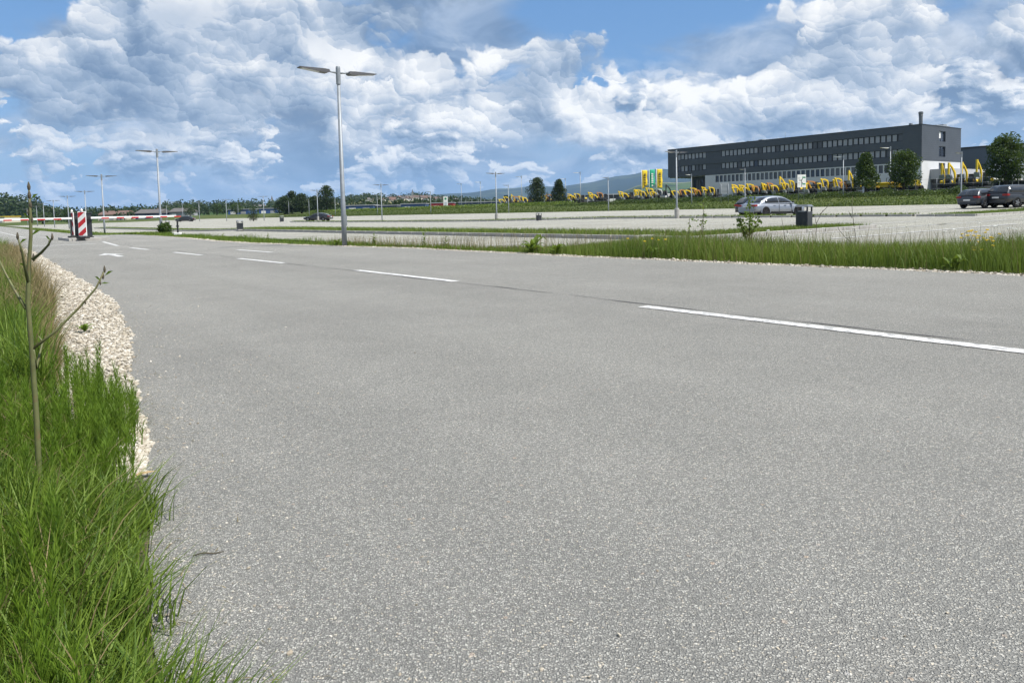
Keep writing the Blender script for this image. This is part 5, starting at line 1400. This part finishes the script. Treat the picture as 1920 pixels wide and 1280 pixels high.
for px, c, pose, sc in EX:
    x, y = on_line_v(px, 121.5 + random.uniform(-.6, .6))
    seg = [s for lim, s in SEG if px < lim][0]; cn = {'yellow': 'yellow', 'orange': 'orange', 'machine_white': 'white', 'machine_dark': 'black'}[c]
    cnt[seg, cn] = cnt.get((seg, cn), 0) + 1
    total_ = sum(1 for q in EX if [s for lim, s in SEG if q[0] < lim][0] == seg and q[1] == c)
    lab = f"{ORD[cnt[seg, cn] - 1] + ' ' if total_ > 1 else ''}{cn} excavator{' from the left' if total_ > 1 else ''}, {seg}"
    excavator(x, y, c, pose, sc * (.80 if pose != 'high' else .84), HEAD_V + math.pi + random.uniform(-.25, .25), lab)
# dumpers under the trees
def dumper(x, y, sc, label):
    r = empty('dumper', (x, y, float(ground_z(x, y))), HEAD_V + math.pi); r.scale = (sc,) * 3; tag(r, label, 'dumper', 'dumpers in the machine yard')
    MB().bbox(-1.4, 1.0, -.4, .4, .45, .8, .06).build('chassis', M['machine_dark'], r)
    for sx in (-.9, .7):
        for sy in (-.62, .62): MB().lathe([(.2, -.16), (.42, -.16), (.45, -.1), (.45, .1), (.42, .16), (.2, .16)], 14, (sx, sy, .45), 'y').build('wheel', M['rubber'], r)
    MB().hexa([(.1, -.55, .85), (1.1, -.55, .85), (1.1, .55, .85), (.1, .55, .85)], [(-.2, -.85, 1.6), (1.7, -.85, 1.5), (1.7, .85, 1.5), (-.2, .85, 1.6)]).build('skip', M['yellow'], r)
    MB().bbox(-1.4, -.4, -.4, .4, .8, 1.2, .08).build('hood', M['yellow'], r)
    MB().tube([(-.7, -.5, .8), (-.7, -.5, 2.2), (-.7, .5, 2.2), (-.7, .5, .8)], .05, 6).build('roll_bar', M['machine_dark'], r)
for px, sc, lab in ((1640, 1.1, 'yellow dumper right behind the conical tree'), (1664, 1.1, 'yellow dumper midway between the two trees at the building'), (1684, 1.0, 'yellow dumper left of the round tree trunk'), (1712, 1.2, 'yellow dumper right of the round tree trunk')):
    x, y = on_line_v(px, 121); dumper(x, y, sc, lab)

# ================================================================== flags, signs, pylon
def flag(px, mat, label, rag):
    x, y = on_line_v(px, 118.5); r = empty('flag', (x, y, float(ground_z(x, y))), .25); tag(r, label, 'flag', 'advertising flags at the yard')
    MB().tube([(0, 0, 0), (0, 0, 6.6)], [.07, .04], 8).build('pole', M['white'], r, True)
    vs = []; n = 16
    for i in range(n + 1):
        z = 6.5 - 3.9 * i / n
        for j in range(4):
            w_ = 1.2 * j / 3
            if rag and i > n - 3: w_ *= (1 - .3 * (i - n + 3))
            vs.append((.06 + w_, .10 * math.sin(i * .8 + j) * j / 3, z))
    fs = [(i * 4 + j, i * 4 + j + 1, i * 4 + j + 5, i * 4 + j + 4) for i in range(n) for j in range(3)]
    o = MB().add(vs, fs, True).build('cloth', mat, r); s_ = o.modifiers.new('thick', 'SOLIDIFY'); s_.thickness = .02
    for k in range(6):
        MB().box(.42, .86, -.16, -.145, 5.5 - k * .36, 5.72 - k * .36).build('lettering', M['machine_dark'] if mat is M['flag_yellow'] else M['white'], o)
    MB().lathe([(.01, 0), (.26, 0), (.26, .02), (.01, .02)], 3, (.62, -.17, 3.2), 'y').build('emblem', M['machine_dark'] if mat is M['flag_yellow'] else M['white'], o)
flag(1204, M['flag_yellow'], 'left yellow advertising flag with dark vertical lettering', True)
flag(1218, M['flag_green'], 'green advertising flag between the two yellow ones', True)
flag(1232, M['flag_yellow'], 'right yellow advertising flag with dark vertical lettering', False)
# route sign
x, y = on_line_v(1503, 97); r = empty('route_sign', (x, y, float(ground_z(x, y))), .30); tag(r, 'white route sign board with black road lines and green panels', 'sign')
for sx in (-.45, .45): MB().tube([(sx, .06, -.1), (sx, .06, 3.6)], .045, 8).build('post', M['galv'], r, True)
bd = MB().bbox(-.72, .72, -.03, .03, 1.95, 3.75, .01).build('board', M['white'], r)
mk = lambda a, b_, c_, d_, m_, n_='road_line': MB().box(a, b_, -.040, -.031, c_, d_).build(n_, m_, bd)
mk(-.06, .02, 2.05, 3.05, M['machine_dark']); mk(.10, .62, 3.28, 3.46, M['green_panel'], 'green_panel'); mk(.10, .62, 2.35, 2.53, M['green_panel'], 'green_panel')
MB().hexa([(-.06, -.042, 2.98), (.02, -.042, 2.92), (.18, -.042, 3.22), (.10, -.042, 3.26)], [(-.06, -.031, 2.98), (.02, -.031, 2.92), (.18, -.031, 3.22), (.10, -.031, 3.26)]).build('road_line', M['machine_dark'], bd)
MB().hexa([(-.50, -.042, 3.02), (-.46, -.042, 2.94), (-.02, -.042, 2.90), (-.04, -.042, 2.98)], [(-.50, -.031, 3.02), (-.46, -.031, 2.94), (-.02, -.031, 2.90), (-.04, -.031, 2.98)]).build('road_line', M['machine_dark'], bd)
MB().hexa([(.0, -.042, 2.72), (.0, -.042, 2.64), (.16, -.042, 2.54), (.20, -.042, 2.60)], [(.0, -.031, 2.72), (.0, -.031, 2.64), (.16, -.031, 2.54), (.20, -.031, 2.60)]).build('road_line', M['machine_dark'], bd)
for zz in (3.35, 3.2, 2.6, 2.4): mk(-.60, -.28, zz, zz + .05, M['render_grey'], 'lettering')
x, y = on_line_v(1357, 99); r = empty('sign_back', (x, y, float(ground_z(x, y))), .2); tag(r, 'blank grey back of a traffic sign before the white ground floor', 'sign')
for sx in (-.5, .75): MB().tube([(sx, -.06, -.1), (sx, -.06, 2.9)], .045, 8).build('post', M['galv'], r, True)
MB().bbox(-.72, .95, -.02, .02, 1.35, 3.1, .01).build('board', M['galv'], r)
for zz in (1.8, 2.6): MB().box(-.75, .98, -.05, -.021, zz, zz + .06).build('rail', M['galv'], r)
x, y = at_depth(836, 240); r = empty('advertising_pylon', (x, y, float(ground_z(x, y))), .1); tag(r, 'white advertising pylon with dark round emblem', 'pylon')
MB().bbox(-.7, .7, -.18, .18, 0, 3.6, .03).build('body', M['white'], r)
MB().lathe([(.01, 0), (.36, 0), (.36, .02), (.01, .02)], 20, (0, -.21, 2.95), 'y').build('emblem', M['green_panel'], r)
MB().box(-.4, .4, -.2, -.185, .5, 1.9).build('text_panel', plain('pale_panel', (.42, .45, .5), .6), r)
x, y = on_line_v(1061, 117); r = empty('small_sign', (x, y, float(ground_z(x, y))), .1); tag(r, 'small blue and white traffic sign right of the second conical tree', 'sign')
MB().tube([(0, 0, -.1), (0, 0, 2.4)], .04, 6).build('post', M['galv'], r, True); MB().bbox(-.4, .4, -.05, -.02, 1.5, 2.4, .01).build('board', plain('blue_sign', (.10, .20, .40), .5), r)

# ================================================================== trees and hedge
def tree_px(px, d, H, W, mat, label, **k):
    x, y = at_depth(px, d); return tree(k.pop('name', 'tree'), (x, y, float(ground_z(x, y))), H, W, mat, label, **k)
def tv(px, v, H, W, mat, label, **k):
    x, y = on_line_v(px, v); return tree(k.pop('name', 'tree'), (x, y, float(ground_z(x, y))), H, W, mat, label, **k)
tv(1008, 115, 6.7, 4.9, M['leaf_dark'], 'larger dark tree of the conical pair by the machine yard', shape='oval', trunk_h=.04, n=4200, leaf=.30)
tv(1049, 115, 5.9, 4.4, M['leaf_dark'], 'smaller pointed dark tree of the conical pair', shape='cone', trunk_h=.04, n=3800, leaf=.30)
tv(1623, 110, 6.4, 4.0, M['leaf_mid'], 'pointed green tree in front of the office building', shape='cone', trunk_h=.14, n=7000, leaf=.24)
tv(1694, 110, 6.2, 4.6, M['leaf_mid'], 'round green tree in front of the office building corner', shape='round', trunk_h=.15, n=7000, leaf=.24)
tv(1886, 110, 7.3, 5.0, M['leaf_mid'], 'big round green tree before the workshop at the right', shape='round', trunk_h=.14, n=9500, leaf=.24)
tree_px(475, 150, 2.7, 2.4, M['leaf_dark'], 'small dark round bush alone at the far car park edge', name='bush', cat='bush', shape='round', trunk_h=.02, n=1400, leaf=.16)
for px, d, H, W, lab in ((534, 270, 6.4, 7.5, 'left rounded tree of the dark clump behind the car park'), (548, 275, 8.6, 6.0, 'tallest tree of the dark clump behind the car park'), (566, 268, 7.2, 7.5, 'right rounded tree of the dark clump behind the car park'), (590, 285, 6.0, 6.5, 'low dark tree between the clump and the big tree'), (613, 262, 9.4, 7.4, 'big dark tree just left of the nearest lamp post')):
    tree_px(px, d, H, W, M['leaf_dark'], lab, shape='oval', trunk_h=.05, n=3200, leaf=.5, group='dark trees behind the car park')
for px, d, H, W, lab in ((357, 380, 6.0, 6.5, 'round green tree far behind the black car'), (407, 390, 6.0, 6.0, 'round green tree far left of the small bush'), (443, 395, 6.0, 6.5, 'pale round tree far behind the small bush'), (80, 330, 5.0, 9.0, 'wide dark tree at the far end of the road'), (128, 300, 6.0, 5.0, 'dark tree far behind the barrier cabinet')):
    tree_px(px, d, H, W, M['leaf_mid'], lab, shape='round', trunk_h=.12, n=1000, leaf=.5, group='round trees beyond the car park')
# scrub hedge along the road behind the lawn
hx, hy = XY(80, 104); hz = float(zt(hx, hy)); hd = empty('hedge', (hx, hy, hz)); tag(hd, 'scrubby green hedge along the foot of the machine yard', 'hedge')
uu = RS.uniform(22, 118, 26000); vv_ = 104 + RS.normal(0, .9, len(uu)); hh_ = RS.uniform(0, 1, len(uu)) ** .7 * (.75 + .35 * np.sin(uu * .35) * np.sin(uu * 1.1 + 1) + .25 * np.sin(uu * 2.7)) * np.clip((118 - uu) / 20, .25, 1) * .78
xx = uu * U2[0] + vv_ * V2[0]; yy = uu * U2[1] + vv_ * V2[1]
C = np.stack([xx - hx, yy - hy, zt(xx, yy) - hz + np.maximum(hh_, .03)], 1)
leaf_cloud('foliage', C, RS.uniform(.12, .30, len(uu)), M['hedge'], hd, np.clip(.5 + .35 * np.sin(uu * .9) + RS.normal(0, .2, len(uu)), 0, 1))
stm = MB()
for k in range(90):
    p = PT(22 + k * 1.06, 104 + random.uniform(-.5, .5)) - hd.location; stm.tube([p, p + Vector((random.uniform(-.2, .2), random.uniform(-.2, .2), .6))], [.02, .008], 4)
stm.build('stems', M['twig'], hd)
# shrubs along the far lawn edge
uu = RS.uniform(118, 260, 12000); vv_ = 108 + RS.normal(0, 1.0, len(uu)); xx = uu * U2[0] + vv_ * V2[0]; yy = uu * U2[1] + vv_ * V2[1]
C = np.stack([xx, yy, zt(xx, yy) + RS.uniform(0, .7, len(uu))], 1)
tag(leaf_cloud('tall_grass', C, RS.uniform(.15, .4, len(uu)), M['grass_far'], None), 'tall rough grass at the foot of the yard beyond the flags', 'grass', kind='stuff')

# ================================================================== the country behind: woods, village, halls
def wood(n, fpx, fr, H, label, size=2.2, per=26):
    px = fpx(n); r_ = fr(n)
    az_ = np.arctan((px - 960) / F_PX); x = r_ * np.sin(az_); y = r_ * np.cos(az_); z = ground_z(x, y)
    hh = H * RS.uniform(.6, 1.25, n)
    d = RS.normal(0, 1, (n, per, 3)); d /= np.linalg.norm(d, axis=2)[..., None]; d *= RS.uniform(.5, 1, (n, per, 1))
    C = np.stack([x, y, z + hh * .52], 1)[:, None, :] + d * np.stack([hh * .42, hh * .42, hh * .5], 1)[:, None, :]
    tn = np.clip(np.repeat(RS.uniform(0, 1, n), per) + RS.normal(0, .15, n * per), 0, 1)
    o = leaf_cloud('wood', C.reshape(-1, 3), RS.uniform(.7, 1.4, n * per) * size, M['leaf_dark'], None, tn)
    return tag(o, label, 'wood', kind='stuff')
wood(330, lambda n: RS.uniform(-260, 78, n), lambda n: RS.uniform(640, 760, n), 15, 'dark wood on the rise at the far left', 2.4, 34)
wood(420, lambda n: RS.uniform(60, 640, n), lambda n: RS.uniform(480, 900, n) + 0, 7.5, 'dark tree belt behind the far left car park', 1.9, 26)
wood(420, lambda n: RS.uniform(300, 720, n), lambda n: RS.uniform(1000, 1600, n), 13, 'wooded slope below the white church', 3.0, 22)
wood(260, lambda n: RS.uniform(640, 960, n), lambda n: RS.uniform(420, 640, n), 7, 'trees between the blue halls and the village', 1.7, 26)
wood(260, lambda n: RS.uniform(800, 1260, n), lambda n: RS.uniform(700, 1000, n), 8, 'tree line behind the machine yard', 2.0, 24)
wood(380, lambda n: RS.uniform(1185, 1330, n), lambda n: RS.uniform(2300, 2800, n), 26, 'dark wooded hill left of the office building', 6.0, 24)
wood(420, lambda n: RS.uniform(650, 900, n), lambda n: RS.uniform(1150, 1700, n), 10, 'garden trees among the village houses', 2.6, 20)
HWALL = [plain('house_wall_%d' % i, c, .9, .05, .3) for i, c in enumerate(((.62, .60, .55), (.55, .50, .40), (.66, .66, .64), (.48, .42, .34)))]
HROOF = [plain('house_roof_%d' % i, c, .8, .12, .5) for i, c in enumerate(((.145, .088, .068), (.11, .075, .062), (.11, .10, .095)))]
HM = []
for w_ in HWALL:
    for f_ in HROOF:
        HM.append((MB().box(-6, 6, -4.5, 4.5, -2, 5.2).mesh('wall', w_), MB().prism([(-5.1, 5.2), (0, 9.0), (5.1, 5.2), (5.1, 4.95), (-5.1, 4.95)], -6.5, 6.5, 'x').mesh('roof', f_)))
WMH = MB()
for k in range(4): WMH.box(-4.6 + k * 2.6, -3.5 + k * 2.6, -4.53, -4.5, 1.0, 2.3); WMH.box(-4.6 + k * 2.6, -3.5 + k * 2.6, -4.53, -4.5, 3.4, 4.6)
WMH = WMH.mesh('windows', M['pane'])
def house(px, r_, sc, label, group):
    az_ = math.atan((px - 960) / F_PX); x, y = r_ * math.sin(az_), r_ * math.cos(az_)
    o = empty('house', (x, y, float(ground_z(x, y))), random.uniform(-.6, .6) - az_); o.scale = (sc,) * 3; tag(o, label, 'house', group)
    a, b_ = random.choice(HM); link('wall', a, o); link('roof', b_, o); link('windows', WMH, o)
for k in range(110):
    house(random.choice((random.uniform(694, 866), random.gauss(790, 38))), random.uniform(1050, 1600), random.uniform(.5, .8), 'small pale house in the hillside village', 'houses of the hillside village')
for k in range(16):
    house(random.uniform(300, 640), random.uniform(900, 1500), random.uniform(.55, .8), 'single pale house among trees on the far left slope', 'houses scattered on the wooded slope')
for k in range(9):
    house(random.uniform(980, 1240), random.uniform(1500, 2600), random.uniform(.8, 1.1), 'pale farmhouse on the slope under the blue mountain', 'farmhouses below the mountain')
def church(px, r_, sc, dark, label):
    az_ = math.atan((px - 960) / F_PX); x, y = r_ * math.sin(az_), r_ * math.cos(az_)
    o = empty('church', (x, y, float(ground_z(x, y))), -az_); o.scale = (sc,) * 3; tag(o, label, 'church')
    MB().box(-2.5, 2.5, -2.5, 2.5, -2, 20).build('tower', HWALL[2], o)
    MB().hexa([(-2.8, -2.8, 20), (2.8, -2.8, 20), (2.8, 2.8, 20), (-2.8, 2.8, 20)], [(-.1, -.1, 31), (.1, -.1, 31), (.1, .1, 31), (-.1, .1, 31)]).build('spire', HROOF[dark], o)
    MB().box(2.5, 20, -5, 5, -2, 9).build('nave', HWALL[2], o); MB().prism([(-5.6, 9), (0, 15), (5.6, 9)], 2.5, 20.5, 'x').build('roof', HROOF[0], o)
church(514, 1500, .8, 2, 'white church tower on the wooded slope')
church(777, 1560, .75, 2, 'church with dark spire in the hillside village')
# blue low halls
M['blue_hall'] = plain('blue_sheet', (.035, .085, .24), .5, .2, .05); M['blue_hall2'] = plain('dark_blue_sheet', (.02, .04, .10), .5, .2, .05)
def low_hall(px0, px1, d, H, mat, roofm, label):
    x0, y0 = at_depth(px0, d); x1, y1 = at_depth(px1, d * 1.0); L = x1 - x0
    o = empty('low_hall', ((x0 + x1) / 2, d, float(ground_z((x0 + x1) / 2, d)))); tag(o, label, 'hall', 'low halls beyond the car park')
    MB().box(-L / 2, L / 2, 0, 14, -2, H).build('wall', mat, o); (MB().prism([(-.6, H), (7, H + 2.2), (14.6, H), (14.6, H - .25), (-.6, H - .25)], -L / 2 - .4, L / 2 + .4, 'x') if roofm in HROOF else MB().box(-L / 2 - .3, L / 2 + .3, -.3, 14.3, H, H + .35)).build('roof', roofm, o)
    n = max(2, int(L / 5))
    for k in range(n): MB().box(-L / 2 + (k + .25) * L / n, -L / 2 + (k + .75) * L / n, -.06, 0, .2, H * .6).build('gate', M['render_grey'] if k % 3 else M['white'], o)
for a in ((428, 466, 400, 2.6, M['blue_hall'], M['render_grey'], 'blue low hall left of the small dark bush'), (486, 520, 400, 2.7, M['blue_hall'], M['render_grey'], 'blue low hall right of the small dark bush'), (648, 700, 340, 2.5, M['blue_hall'], M['render_grey'], 'blue low hall right of the nearest lamp post'),
          (704, 744, 345, 2.2, M['blue_hall2'], M['render_grey'], 'dark blue low hall between two far lamps'), (752, 798, 340, 2.6, M['blue_hall'], M['render_grey'], 'blue low hall left of the white pylon'), (318, 352, 430, 2.6, M['render_grey'], HROOF[2], 'grey low hall behind the black car'),
          (254, 300, 420, 3.2, M['blue_hall2'], HROOF[2], 'dark low hall left of the second lamp'), (184, 234, 430, 3.4, HWALL[1], HROOF[0], 'cream hall with red roof behind the barrier'), (-30, 9, 430, 3.4, HWALL[1], M['yellow'], 'cream hall with yellow roof at the far left'),
          (808, 850, 330, 2.6, M['red'], M['render_grey'], 'low red shed beside the white pylon'), (860, 945, 330, 2.6, M['blue_hall2'], M['render_grey'], 'long dark shed right of the white pylon'), (1070, 1120, 280, 3.4, M['render_grey'], M['dark_metal'], 'grey shed right behind the conical trees'), (1130, 1195, 280, 3.6, M['dark_metal'], M['render_grey'], 'long dark shed left of the flags')):
    low_hall(*a)

# ================================================================== haze
HAZE_D = 5.0e-5
hz_ = MB().box(-13500, 13500, -13500, 13500, -4, 570).mesh('haze')
m = bpy.data.materials.new('haze_air'); m.use_nodes = True
for n in list(m.node_tree.nodes): m.node_tree.nodes.remove(n)
pv_ = m.node_tree.nodes.new('ShaderNodeVolumePrincipled'); o_ = m.node_tree.nodes.new('ShaderNodeOutputMaterial')
pv_.inputs['Color'].default_value = (.42, .64, 1.0, 1); pv_.inputs['Density'].default_value = HAZE_D; pv_.inputs['Anisotropy'].default_value = 0.0
m.node_tree.links.new(pv_.outputs[0], o_.inputs['Volume'])
haze = link('haze', hz_, None, m); tag(haze, 'thin blue haze lying over the distant country', 'haze', kind='stuff')
